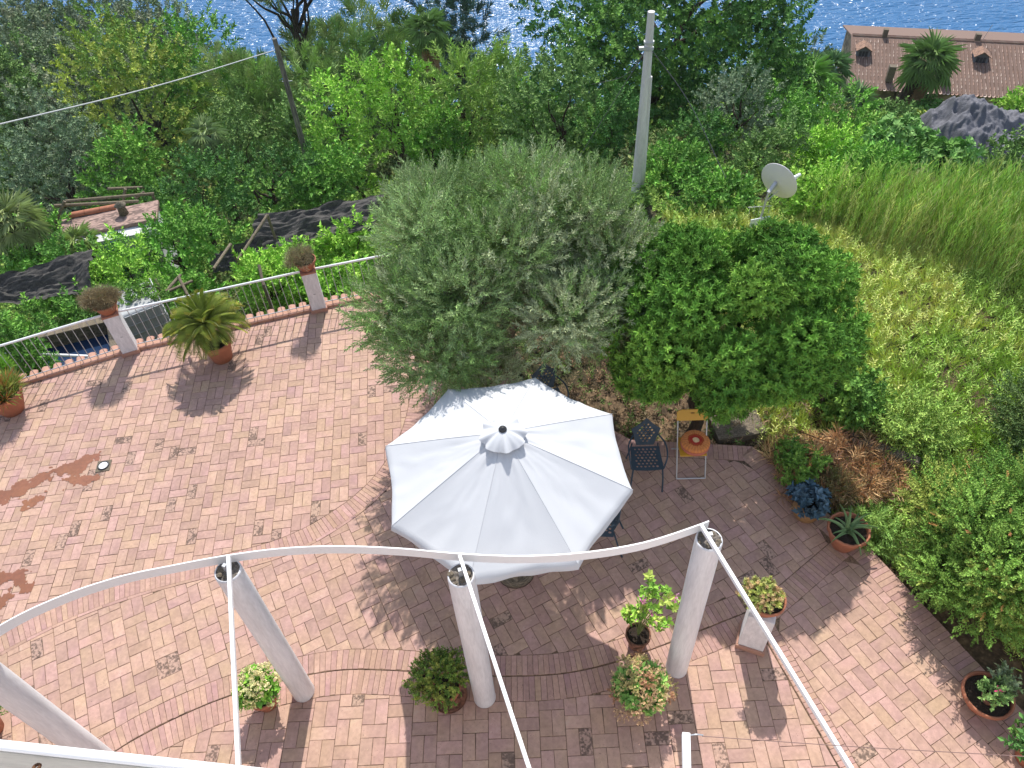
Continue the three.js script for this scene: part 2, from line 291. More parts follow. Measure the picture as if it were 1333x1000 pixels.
// stains of rusty water, floor light
function blot(label, line, width, thr, sd) {          // wet patch: ragged cells of 16 mm along a line of photo points
  const pts = line.map(([u, v]) => at(u, v, 0)), P = [], U = [], c = 0.016;
  for (let x = -9.5; x < -4.5; x += c) for (let z = -8.5; z < -4; z += c) {
    let d = 9; for (let i = 1; i < pts.length; i++) { const a = pts[i - 1], b = pts[i], dx = b.x - a.x, dz = b.z - a.z, t = clamp(((x - a.x) * dx + (z - a.z) * dz) / (dx * dx + dz * dz), 0, 1); d = Math.min(d, Math.hypot(x - a.x - dx * t, z - a.z - dz * t)); }
    if (d > width) continue; if (fbm(x * 5, z * 5, sd, 4) + vnoise(x * 3.7, z * 7.3, sd + 5) * 0.25 - d / width * 0.3 < thr) continue;
    for (const [a, b] of [[0, 0], [0, 1], [1, 0], [1, 0], [0, 1], [1, 1]]) { P.push(x + a * c, 0.0045, z + b * c); U.push((x + a * c) * 0.5, (z + b * c) * 0.5); }
  }
  const o = mesh('wet_stain', raw(P, { U }), wet); o.userData = { kind: 'structure', label, category: 'stain' };
}
const wet = new THREE.MeshStandardMaterial({ color: lin(0.28, 0.115, 0.06), roughness: 0.42, map: texBrick, transparent: true, opacity: 0.85 });
blot('wet rust red stain on the terrace bricks beside the floor light', [[-20, 660], [20, 640], [50, 632], [105, 614]], 0.42, 0.56, 811);
blot('wet rust red stain on the terrace bricks beside the curved step', [[-20, 772], [14, 766]], 0.3, 0.52, 821);
{
  const p = at(135, 607, 0), o = thing('floor_light', 'round white floor light with dark ring set in the terrace bricks', 'floor light', V(p.x, 0.004, p.z), 0.1);
  mesh('plate', box(0.21, 0.012, 0.21, 0, 0.002, 0, 0.004), M.concrete, o);
  mesh('ring', new THREE.TorusGeometry(0.075, 0.014, 8, 28).rotateX(Math.PI / 2).translate(0, 0.01, 0), M.black, o);
  mesh('lens', new THREE.CylinderGeometry(0.066, 0.068, 0.02, 28).translate(0, 0.008, 0), std(lin(0.75, 0.74, 0.72), 0.3), o);
}

// ------------------------------------------------------------------ leaves
const LEAF = {}, LK = 1.7;
function leafMat(key, rough = 0.8, trans = 0) { return (LEAF[key] ??= new THREE.MeshPhysicalMaterial({ color: 0xffffff, vertexColors: true, roughness: rough, transmission: trans, thickness: 0, side: THREE.DoubleSide, specularIntensity: 0.5 })); }
function leafInto(P, C, base, dir, side, len, wid, col, fold = 0.25, bend = 0) {
  const nrm = V().crossVectors(side, dir).normalize(), m = base.clone().addScaledVector(dir, len * 0.45), tip = base.clone().addScaledVector(dir, len).addScaledVector(nrm, -bend * len);
  const l = m.clone().addScaledVector(side, wid / 2).addScaledVector(nrm, wid * fold), r = m.clone().addScaledVector(side, -wid / 2).addScaledVector(nrm, wid * fold);
  for (const p of [base, l, tip, base, tip, r]) P.push(p.x, p.y, p.z);
  for (let i = 0; i < 6; i++) C.push(...col);
}
function sprigGeo({ n, L, len, wid, ang = 50, droop = 0, jitter = 0.2, tipBias = 0, cluster = 1, stem = 0 }) {
  const P = [], C = [];
  for (let i = 0; i < n; i++) {
    const t = Math.pow((i + rnd()) / n, 1 - tipBias), az = i * 2.4 + rr(-0.4, 0.4), a = (ang + rr(-18, 18)) * RAD * (1 - 0.35 * t);
    const dir = V(Math.cos(az) * Math.sin(a), Math.cos(a) - droop * t, Math.sin(az) * Math.sin(a)).normalize();
    const base = V(rr(-1, 1) * L * 0.06 * cluster, t * L, rr(-1, 1) * L * 0.06 * cluster), side = V().crossVectors(dir, V(rr(-0.4, 0.4), 1, rr(-0.4, 0.4))).normalize();
    const k = rr(1 - jitter, 1 + jitter), y = rr(-0.06, 0.06);
    leafInto(P, C, base, dir, side, len * rr(0.75, 1.2), wid * rr(0.8, 1.2), [k * (1 + y), k, k * (1 - y)], 0.2, rr(0, 0.2));
  }
  if (stem) { const b = V(stem, 0, 0), c = V(-stem * 0.5, 0, stem * 0.86), t = V(0, L, 0); for (const p of [b, c, t, c, V(-stem * 0.5, 0, -stem * 0.86), t, V(-stem * 0.5, 0, -stem * 0.86), b, t]) { P.push(p.x, p.y, p.z); C.push(0.7, 0.5, 0.4); } }
  return raw(P, { C });
}
const SPRIG = {
  olive: sprigGeo({ n: 34, L: 0.3, len: 0.062, wid: 0.014, ang: 42, jitter: 0.3, stem: 0.003 }),
  broad: sprigGeo({ n: 16, L: 0.3, len: 0.12, wid: 0.055, ang: 62 }),
  round: sprigGeo({ n: 18, L: 0.22, len: 0.08, wid: 0.05, ang: 65 }),
  whorl: sprigGeo({ n: 20, L: 0.13, len: 0.075, wid: 0.024, ang: 66, tipBias: 0.4 }),
  small: sprigGeo({ n: 26, L: 0.26, len: 0.042, wid: 0.019, ang: 58, stem: 0.002 }),
  needle: sprigGeo({ n: 46, L: 0.22, len: 0.15, wid: 0.011, ang: 38, tipBias: 0.2 }),
  feather: sprigGeo({ n: 30, L: 0.4, len: 0.13, wid: 0.028, ang: 38, droop: 0.3 }),
  big: sprigGeo({ n: 9, L: 0.26, len: 0.22, wid: 0.15, ang: 70 }),
  grass: sprigGeo({ n: 16, L: 0.03, len: 0.42, wid: 0.012, ang: 26, jitter: 0.25 }),
  reed: sprigGeo({ n: 46, L: 1.5, len: 0.19, wid: 0.011, ang: 17, jitter: 0.35, stem: 0.005, cluster: 0.7 }),
  weed: sprigGeo({ n: 20, L: 0.42, len: 0.1, wid: 0.028, ang: 58, stem: 0.003 }),
  dry: sprigGeo({ n: 26, L: 0.3, len: 0.3, wid: 0.008, ang: 60, jitter: 0.35 }),
};
const Y = V(0, 1, 0), Q = new THREE.Quaternion(), Q2 = new THREE.Quaternion(), MT = new THREE.Matrix4();
function scatter(name, type, spots, parent, mat) {          // spots: {p, d, s, c}
  const im = new THREE.InstancedMesh(SPRIG[type], mat ?? leafMat(type), spots.length), col = new THREE.Color();
  spots.forEach((q, i) => {
    Q.setFromUnitVectors(Y, q.d); Q2.setFromAxisAngle(Y, rnd() * 6.283); Q.multiply(Q2);
    MT.compose(q.p, Q, V(q.s, q.s * (q.k ?? 1), q.s)); im.setMatrixAt(i, MT); im.setColorAt(i, col.setRGB(q.c[0] * LK, q.c[1] * LK, q.c[2] * LK));
  });
  im.instanceMatrix.needsUpdate = true; im.name = parent ? name : numbered(name); shade(im); im.userData.kind = 'stuff'; (parent ?? scene).add(im); return im;
}
function ballPoint() { for (;;) { const p = V(rr(-1, 1), rr(-1, 1), rr(-1, 1)); const l = p.length(); if (l < 1 && l > 0.05) return p.divideScalar(l); } }
function tint(list, k = 1) { const c = list[Math.floor(rnd() * list.length)], j = rr(0.82, 1.16) * k; return [c[0] * j, c[1] * j, c[2] * j]; }
// a crown: lobes on an ellipsoid, leaf sprigs through the outer part of each lobe
function crown(parent, c, R, { type, colors, size, count, lobes = 14, lobeR = 0.46, up = 0.35, flat = -0.75, shells = 0.55, name = 'crown', droop = 0, reach = [0.72, 1.14] }) {
  const L = [];
  for (let i = 0; i < lobes; i++) { const d = ballPoint(); if (d.y < flat) d.y = flat * rnd(); const r = lobeR * rr(0.75, 1.25), k = Math.max(0, 1 - r * 0.85) * rr(reach[0], reach[1]); L.push({ c: V(d.x * k, d.y * k, d.z * k), r, t: rr(0.86, 1.13), h: Math.floor(rnd() * colors.length) }); }
  L.push({ c: V(0, 0, 0), r: 0.62, t: 0.9, h: 0 });
  const spots = []; let guard = 0;
  while (spots.length < count && guard++ < count * 8) {
    const l = L[Math.floor(rnd() * L.length)], d = ballPoint(), q = l.c.clone().addScaledVector(d, l.r * mix(shells, 1.05, Math.sqrt(rnd())));
    if (L.some((o) => o !== l && o.c.distanceTo(q) < o.r * shells)) continue;
    const n = d.clone().addScaledVector(ballPoint(), 0.55); n.y += up - droop; n.normalize();
    const base = colors[rnd() < 0.7 ? l.h : Math.floor(rnd() * colors.length)], j = rr(0.82, 1.15) * l.t;
    spots.push({ p: V(c.x + q.x * R.x, c.y + q.y * R.y, c.z + q.z * R.z), d: n, s: size * rr(0.75, 1.3), c: [base[0] * j, base[1] * j, base[2] * j] });
  }
  scatter(name, type, spots, parent); return L;
}
function trunk(parent, base, top, r, { limbs = [], mat = M.bark, wob = 0.06 } = {}) {
  const gs = [], limb = (a, b, r0, r1) => {
    const n = 5, pts = []; const len = a.distanceTo(b);
    for (let i = 0; i <= n; i++) { const t = i / n, p = a.clone().lerp(b, t); if (i && i < n) p.add(V(rr(-1, 1), rr(-0.4, 0.4), rr(-1, 1)).multiplyScalar(len * wob)); pts.push(p); }
    const cv = new THREE.CatmullRomCurve3(pts), g = new THREE.TubeGeometry(cv, 10, 1, 7, false), p = g.attributes.position;
    for (let i = 0; i <= 10; i++) { const q = cv.getPointAt(i / 10), rad = mix(r0, r1, i / 10); for (let j = 0; j <= 7; j++) { const k = i * 8 + j; p.setXYZ(k, q.x + (p.getX(k) - q.x) * rad, q.y + (p.getY(k) - q.y) * rad, q.z + (p.getZ(k) - q.z) * rad); } }
    g.computeVertexNormals(); gs.push(g);
  };
  limb(base, top, r, r * 0.55);
  for (const e of limbs) { const t = rr(0.5, 0.98); limb(base.clone().lerp(top, t), e, r * 0.45, r * 0.12); }
  return mesh('trunk', merge(gs), mat, parent);
}
const SP = {   // leaf type, colours (real leaf colours), size, density
  olive: { type: 'olive', colors: [[0.155, 0.23, 0.085], [0.19, 0.265, 0.115], [0.14, 0.225, 0.07], [0.25, 0.29, 0.17]], k: 1 },
  broad: { type: 'broad', colors: [[0.085, 0.17, 0.03], [0.07, 0.14, 0.03], [0.11, 0.2, 0.035]], k: 1 },
  lime: { type: 'broad', colors: [[0.16, 0.26, 0.04], [0.13, 0.23, 0.035], [0.2, 0.29, 0.055]], k: 1 },
  yellow: { type: 'round', colors: [[0.2, 0.22, 0.045], [0.16, 0.2, 0.04], [0.23, 0.24, 0.06], [0.11, 0.17, 0.035]], k: 1 },
  dark: { type: 'round', colors: [[0.045, 0.1, 0.024], [0.06, 0.12, 0.028], [0.04, 0.085, 0.024], [0.085, 0.15, 0.03]], k: 1 },
  grey: { type: 'round', colors: [[0.11, 0.135, 0.085], [0.13, 0.15, 0.1], [0.09, 0.12, 0.07]], k: 0.85 },
  maquis: { type: 'round', colors: [[0.085, 0.105, 0.06], [0.11, 0.125, 0.08], [0.075, 0.1, 0.05], [0.14, 0.14, 0.095]], k: 0.85 },
  pine: { type: 'needle', colors: [[0.12, 0.17, 0.05], [0.16, 0.21, 0.07], [0.09, 0.14, 0.045], [0.18, 0.21, 0.085]], k: 1.5 },
  cedar: { type: 'needle', colors: [[0.04, 0.07, 0.055], [0.05, 0.085, 0.065], [0.035, 0.06, 0.045]], k: 1.2 },
  feather: { type: 'feather', colors: [[0.17, 0.23, 0.06], [0.2, 0.25, 0.075], [0.14, 0.2, 0.05]], k: 1.1 },
  mid: { type: 'round', colors: [[0.085, 0.135, 0.04], [0.075, 0.12, 0.035], [0.11, 0.16, 0.05]], k: 1 },
  castor: { type: 'big', colors: [[0.09, 0.17, 0.05], [0.11, 0.19, 0.06], [0.08, 0.15, 0.035]], k: 0.62 },
};
// a tree whose crown fills an ellipse of the view at a given distance over the ground; its trunk stands on the hillside
function tree(name, label, [u, v, hw, hh, dist], sp, { group, cat = 'tree', lobes, lobeR, count = 1, bare = false, flat, mat, sizeK = 1, up, shells, open = false } = {}) {
  const c = atDist(u, v, dist), rng = c.distanceTo(camera.position), s = SP[sp], dep = Math.atan2(CH - c.y, dist);
  const rx = hw * rng / FP, rz = rx * 0.92, hm = hh * rng / FP, ry = clamp(Math.sqrt(Math.max(hm * hm - (rz * Math.sin(dep)) ** 2, 0)) / Math.cos(dep), rx * 0.45, rx * 2.2);
  const gy = groundY(c.x, c.z), base = V(c.x + rr(-0.15, 0.15) * rx, gy, c.z);
  const o = thing(name, label, cat, base, 0, group), cc = c.clone().sub(base);
  cc.y = Math.max(cc.y, ry * 0.75); let ryy = ry;
  if (!open) { const top = cc.y + ry, lo = Math.min(cc.y - ry, top * 0.12); cc.y = (top + lo) / 2; ryy = (top - lo) / 2; }
  const size = clamp(rng * 0.046, 0.7, 2.9) * s.k * sizeK, n = Math.round(clamp((rx * ryy + rx * rz + ryy * rz) * 4.2 / (size * size * 0.06) * 1.0, 250, 6000) * count);
  const L = crown(o, cc, V(rx, ryy, rz), { type: s.type, colors: s.colors.map((c) => [c[0] * 1.2, c[1] * 1.3, c[2] * 1.2]), size, count: n, lobes: lobes ?? Math.round(clamp(rx * 5, 9, 26)), lobeR: lobeR ?? 0.42, flat, up, shells });
  const ends = L.slice(0, 7).map((l) => V(cc.x + l.c.x * rx * 0.9, cc.y + l.c.y * ryy * 0.9, cc.z + l.c.z * rz * 0.9));
  trunk(o, V(0, -0.25, 0), V(cc.x, cc.y - ryy * 0.1, cc.z), clamp(rx * 0.055, 0.05, 0.3), { limbs: ends, mat: mat ?? M.bark });
  return o;
}

// ------------------------------------------------------------------ pergola: three columns in view and one cut by the frame, curved fascia, three bars
const PERG = 2.95;
const colSpots = [[-2.72, -3.72, 'white round column with cracked top beside the potted hydrangea'], [-0.58, -3.5, 'white round column with cracked top beside the boxwood pot'], [1.69, -3.68, 'white round column with cracked top beside the pink geranium'], [-4.75, -3.0, 'white round column leaning into view behind the balcony rail']];
const rough = (g, k) => { const p = g.attributes.position; for (let i = 0; i < p.count; i++) { const n = vnoise(p.getX(i) * 40 + 50, p.getZ(i) * 40 + 50, 3) - 0.5; p.setY(i, p.getY(i) + n * k); } g.computeVertexNormals(); return g; };
for (const [x, z, label] of colSpots) {
  const o = thing('column', label, 'column', V(x, 0.016, z), rnd() * 6, 'columns of the pergola'), pr = [];
  for (const [r, y] of [[0.0, 0], [0.128, 0], [0.128, 0.02], [0.125, 0.06], [0.127, 0.8], [0.1255, 1.6], [0.127, 2.3], [0.125, 2.81], [0.12, 2.83], [0.108, 2.832]]) pr.push(new THREE.Vector2(r, y));
  mesh('shaft', new THREE.LatheGeometry(pr, 40), M.white, o);
  const cap = new THREE.CircleGeometry(0.108, 30, 0, 6.2832); const disc = new THREE.RingGeometry(0.001, 0.112, 28, 7); disc.rotateX(-Math.PI / 2); disc.translate(0, 2.822, 0); cap.dispose();
  mesh('broken_top', rough(disc, 0.045), std(lin(0.3, 0.27, 0.24), 0.95, { map: rep(texWorn, 4), bumpMap: texBump, bumpScale: 0.01 }), o);
  for (let i = 0; i < 7; i++) { const a = rnd() * 6.28, r = rr(0.05, 0.1); mesh('mortar_lump', new THREE.DodecahedronGeometry(rr(0.018, 0.035), 0).scale(1, 0.6, 1).translate(Math.cos(a) * r, 2.828, Math.sin(a) * r), M.concrete, o); }
  mesh('dowel', box(0.035, 0.14, 0.035, 0, 2.86, 0), M.galv, o);
}
{
  const o = thing('curved_fascia', 'white curved steel band running over the column tops', 'beam', V(0, 0, 0));
  const pts = [[-5.35, -2.3], [-5.0, -2.85], [-4.57, -3.27], [-4.18, -3.49], [-3.68, -3.66], [-3.15, -3.75], [-2.69, -3.81], [-2.19, -3.84], [-1.69, -3.82], [-1.13, -3.75], [-0.58, -3.65], [-0.02, -3.58], [0.53, -3.57], [1.09, -3.63], [1.64, -3.78], [1.7, -3.8]].map(([x, z]) => V(x, 0, z));
  const q = new THREE.CatmullRomCurve3(pts).getPoints(110);
  const P = [], quad = (a, b, c, d) => P.push(a.x, a.y, a.z, b.x, b.y, b.z, c.x, c.y, c.z, a.x, a.y, a.z, c.x, c.y, c.z, d.x, d.y, d.z), T = 0.006, y0 = 2.845, y1 = 2.965;
  const off = (i, s) => { const a = q[Math.max(i - 1, 0)], b = q[Math.min(i + 1, q.length - 1)], n = V(b.z - a.z, 0, a.x - b.x).normalize(); return q[i].clone().addScaledVector(n, s * T); };
  for (let i = 0; i < q.length - 1; i++) {
    const A = off(i, 1), B = off(i + 1, 1), Cc = off(i, -1), D = off(i + 1, -1), at_ = (p, y) => V(p.x, y, p.z);
    quad(at_(A, y0), at_(A, y1), at_(B, y1), at_(B, y0)); quad(at_(Cc, y0), at_(D, y0), at_(D, y1), at_(Cc, y1)); quad(at_(A, y1), at_(Cc, y1), at_(D, y1), at_(B, y1)); quad(at_(A, y0), at_(B, y0), at_(D, y0), at_(Cc, y0));
  }
  mesh('band', raw(P), M.paint, o);
}
for (const [a, b, label] of [[[-2.69, -3.79], [-1.72, 0.22], 'thin white steel bar from the column by the hydrangea to the house'], [[-0.58, -3.63], [0.48, 0.22], 'thin white steel bar from the column by the boxwood to the house'], [[1.62, -3.76], [2.78, 0.22], 'thin white steel bar from the column by the geranium to the house'], [[-4.78, -3.08], [-3.9, 0.22], 'thin white steel bar from the column behind the balcony rail to the house']])
  Object.assign(mesh('pergola_bar', beam(V(a[0], PERG + 0.005, a[1]), V(b[0], PERG + 0.005, b[1]), 0.032, 0.05), M.paint).userData, { label, category: 'bar', group: 'bars of the pergola' });
{ // house wall that the bars run to, behind the camera
  const o = thing('house', 'white plastered house wall that carries the pergola bars', 'house', V(0, 0, 0));
  mesh('wall', box(18, 7.2, 0.4, 0, 3.6, 0.42), M.plaster, o);
}
{ // balcony rail in the near left corner
  const a = V(-6.2, 4.8, -2.12), b = V(-1.2, 4.8, -1.29), n = V().subVectors(b, a).normalize(), o = thing('balcony_railing', 'white painted balcony parapet rail with rust spot close above the columns', 'railing', V(0, 0, 0));
  mesh('handrail', bar(a, b, 0.027, 14), M.paint, o);
  const back = V(-n.z, 0, n.x);
  mesh('panel', beam(a.clone().add(V(back.x * 0.012, -0.53, back.z * 0.012)), b.clone().add(V(back.x * 0.012, -0.53, back.z * 0.012)), 0.03, 1.0), std(lin(0.55, 0.53, 0.47), 0.6, { map: texFine }), o);
  const r = at(50, 994, 4.75); mesh('rusty_bracket', new THREE.TorusGeometry(0.016, 0.009, 7, 14).rotateX(Math.PI / 2 - 0.4).translate(r.x, 4.755, r.z + 0.02), std(lin(0.1, 0.045, 0.02), 0.95), o);
  mesh('slab', box(5.2, 0.18, 1.6, -3.8, 3.62, -0.6), M.plaster, o);
}
{ // clothes line arm and its wire
  const a = at(893, 955, 4.8), o = thing('clothesline_arm', 'short white square arm that holds a thin clothes line', 'clothesline', V(0, 0, 0));
  mesh('arm', beam(a, V(a.x - 0.3, 4.8, 0.22), 0.042, 0.042), M.paint, o);
  mesh('hook', tube([a.clone().add(V(0.02, 0.005, 0.012)), a.clone().add(V(0.05, 0.016, 0.014)), a.clone().add(V(0.085, 0.004, 0.016))], 0.004, 8), M.steel, o);
  const e = at(1333, 985, 4.8), d = V().subVectors(e, a); mesh('wire', tube([a.clone().add(V(0.08, 0.002, 0.02)), a.clone().addScaledVector(d, 0.5).add(V(0, -0.025, 0)), a.clone().addScaledVector(d, 1), a.clone().addScaledVector(d, 2.2).add(V(0, 0.03, 0))], 0.0022, 40, 5), std(lin(0.2, 0.12, 0.1), 0.6), o);
}

// ------------------------------------------------------------------ parasol
{
  const cx = -0.13, cz = -5.1, yE = 2.27, yT = 2.86, R = 1.4, o = thing('parasol', 'large white eight sided garden parasol with round vent cap', 'parasol', V(cx, LEVEL_B, cz));
  const cloth = new THREE.MeshPhysicalMaterial({ color: lin(0.53, 0.54, 0.56), roughness: 0.95, bumpMap: rep(texBump, 4), bumpScale: 0.0008, side: THREE.DoubleSide, transmission: 0.06, thickness: 0 });
  const a0 = 27.5 * RAD, ang = (k) => a0 + k * Math.PI / 4, wr = [0, 1, 2, 3, 4, 5, 6, 7].map(() => rnd() * 9);
  const rib = (k, t) => { const r = R * t, dr = 1 - 0.012 * Math.sin(k * 2.3); return V(Math.sin(ang(k)) * r * dr, mix(yT, yE, Math.pow(t, 1.06)) - LEVEL_B - (k === 6 ? 0.02 * t : 0), Math.cos(ang(k)) * r * dr); };
  for (let k = 0; k < 8; k++) {
    const n = 26, m = 22, P = [], U = [], idx = [];
    for (let i = 0; i <= n; i++) for (let j = 0; j <= m; j++) {
      const t = i / n, w = j / m, bow = 4 * w * (1 - w);
      let tt = Math.min(t / 0.93, 1), hang = Math.max(0, t - 0.93) / 0.07;
      const A = rib(k, tt), B = rib(k + 1, tt), p = A.clone().lerp(B, w);
      const inward = 1 - 0.022 * bow * tt * tt; p.x *= inward; p.z *= inward;
      p.y -= 0.045 * bow * Math.sin(Math.PI * Math.min(tt, 1) * 0.8) * tt;
      p.y += 0.012 * Math.sin(w * 19 + wr[k]) * tt * tt * bow * 0.5 + (fbm(w * 5 + wr[k], t * 5, 500 + k, 3) - 0.5) * 0.035 * bow;
      if (hang) { const f = 1 + 0.006 * hang * (1 + 1.2 * Math.sin(w * 9 + wr[k])); p.x *= f; p.z *= f; p.y -= hang * (0.07 + 0.02 * bow + 0.01 * Math.sin(w * 14 + wr[k])); }
      P.push(p.x, p.y, p.z); U.push(w * 1.1, t * 1.4);
    }
    for (let i = 0; i < n; i++) for (let j = 0; j < m; j++) { const a = i * (m + 1) + j; idx.push(a, a + m + 1, a + 1, a + 1, a + m + 1, a + m + 2); }
    const g = new THREE.BufferGeometry(); g.setIndex(idx); g.setAttribute('position', new THREE.Float32BufferAttribute(P, 3)); g.setAttribute('uv', new THREE.Float32BufferAttribute(U, 2)); g.computeVertexNormals();
    const pn = mesh('canopy_panel', g, cloth, o);
    mesh('seam', tube([0.02, 0.3, 0.6, 0.85, 1].map((t) => rib(k, t).add(V(0, 0.0015, 0))), 0.003, 20, 5), cloth, pn);
    mesh('rib', bar(rib(k, 0.06).add(V(0, -0.03, 0)), rib(k, 0.995).add(V(0, -0.018, 0)), 0.009, 6), M.steel, o);
  }
  { // vent cap with a wavy edge
    const n = 8, m = 96, P = [], U = [], idx = [];
    for (let i = 0; i <= n; i++) for (let j = 0; j <= m; j++) { const t = i / n, a = j / m * 6.2832, wv = Math.sin(a * 8 + 0.6) * 0.014 + Math.sin(a * 13) * 0.008, r = t * (0.24 + wv * 1.1 * t); P.push(Math.sin(a) * r, yT + 0.055 - t * t * 0.085 + wv * t * t * 0.9 - LEVEL_B, Math.cos(a) * r); U.push(Math.sin(a) * t * 0.2, Math.cos(a) * t * 0.2); }
    for (let i = 0; i < n; i++) for (let j = 0; j < m; j++) { const a = i * (m + 1) + j; idx.push(a, a + m + 1, a + 1, a + 1, a + m + 1, a + m + 2); }
    const g = new THREE.BufferGeometry(); g.setIndex(idx); g.setAttribute('position', new THREE.Float32BufferAttribute(P, 3)); g.setAttribute('uv', new THREE.Float32BufferAttribute(U, 2)); g.computeVertexNormals();
    mesh('vent_cap', g, cloth, o);
  }
  mesh('finial', new THREE.LatheGeometry([[0, 0], [0.042, 0], [0.044, 0.012], [0.036, 0.026], [0.018, 0.032], [0.017, 0.04], [0, 0.042]].map(([r, y]) => new THREE.Vector2(r, y)), 24).translate(0, yT + 0.052 - LEVEL_B, 0), M.black, o);
  mesh('pole', bar(V(0, 0.05, 0), V(0, yT + 0.03 - LEVEL_B, 0), 0.021, 14), M.steel, o);
  mesh('base', new THREE.LatheGeometry([[0, 0], [0.25, 0], [0.25, 0.05], [0.2, 0.08], [0.05, 0.11], [0.04, 0.3], [0, 0.3]].map(([r, y]) => new THREE.Vector2(r, y)), 32), M.concrete, o);
}

// ------------------------------------------------------------------ chairs
function latticePanel(shape) {                    // openwork metal sheet
  let k = 0;
  const holes = [];
  for (let i = -5; i <= 5; i++) for (let j = -5; j <= 5; j++) { const x = i * 0.055 + (j & 1 ? 0.027 : 0), y = j * 0.05; if (!shape(x, y, 0.03)) continue; const h = new THREE.Path(); const r = 0.013 + 0.005 * ((k++ * 7) % 3) / 2; h.absellipse(x, y, r, r * 1.15, 0, 6.2832, false, 0); holes.push(h); }
  return holes;
}
function metalChair(label, x, z, turn) {
  const o = thing('metal_chair', label, 'chair', V(x, LEVEL_B, z), turn, 'wrought metal garden chairs');
  const seat = new THREE.Shape(); seat.moveTo(-0.22, -0.2); seat.quadraticCurveTo(0, -0.24, 0.22, -0.2); seat.lineTo(0.2, 0.2); seat.lineTo(-0.2, 0.2); seat.closePath();
  seat.holes = latticePanel((a, b, m) => Math.abs(a) < 0.19 - m && Math.abs(b) < 0.19 - m); seat.holes.forEach((h) => (h.curves.forEach((c) => (c.aClockwise = true))));
  mesh('seat', new THREE.ExtrudeGeometry(seat, { depth: 0.008, bevelEnabled: false, curveSegments: 5 }).rotateX(-Math.PI / 2).translate(0, 0.43, 0), M.darkMetal, o);
  const back = new THREE.Shape(); back.moveTo(-0.12, -0.22); back.lineTo(0.12, -0.22); back.lineTo(0.2, 0.08); back.quadraticCurveTo(0.1, 0.14, 0, 0.27); back.quadraticCurveTo(-0.1, 0.14, -0.2, 0.08); back.closePath();
  back.holes = latticePanel((a, b, m) => b > -0.2 + m && b < 0.21 - Math.abs(a) * 0.9 - m && Math.abs(a) < 0.13 + b * 0.22 - m * 0.6); back.holes.forEach((h) => (h.curves.forEach((c) => (c.aClockwise = true))));
  mesh('backrest', new THREE.ExtrudeGeometry(back, { depth: 0.008, bevelEnabled: false, curveSegments: 5 }).rotateX(-0.16).translate(0, 0.69, -0.24), M.darkMetal, o);
  for (const s of [-1, 1]) {
    mesh('leg', tube([V(s * 0.2, 0.43, 0.2), V(s * 0.215, 0.25, 0.24), V(s * 0.225, 0.0, 0.27)], 0.012, 10), M.darkMetal, o);
    mesh('leg', tube([V(s * 0.18, 0.5, -0.2), V(s * 0.2, 0.25, -0.26), V(s * 0.22, 0.0, -0.33)], 0.012, 10), M.darkMetal, o);
    mesh('armrest', tube([V(s * 0.17, 0.68, -0.22), V(s * 0.25, 0.67, -0.05), V(s * 0.255, 0.64, 0.14), V(s * 0.22, 0.44, 0.19)], 0.012, 16), M.darkMetal, o);
  }
  return o;
}
{
  const a = at(838, 622, 0), b = at(716, 550, 0), c = at(826, 700, 0);
  metalChair('dark blue metal chair under the parasol beside the yellow folding chair', a.x, a.z, -2.5 + 3.14 + 0.2 - 0.9);
  metalChair('dark blue metal chair behind the parasol below the olive branches', b.x, b.z - 0.05, 0.2);
  metalChair('dark blue metal chair tucked under the parasol edge toward the geranium', c.x - 0.5, c.z + 0.02, -1.75);
}
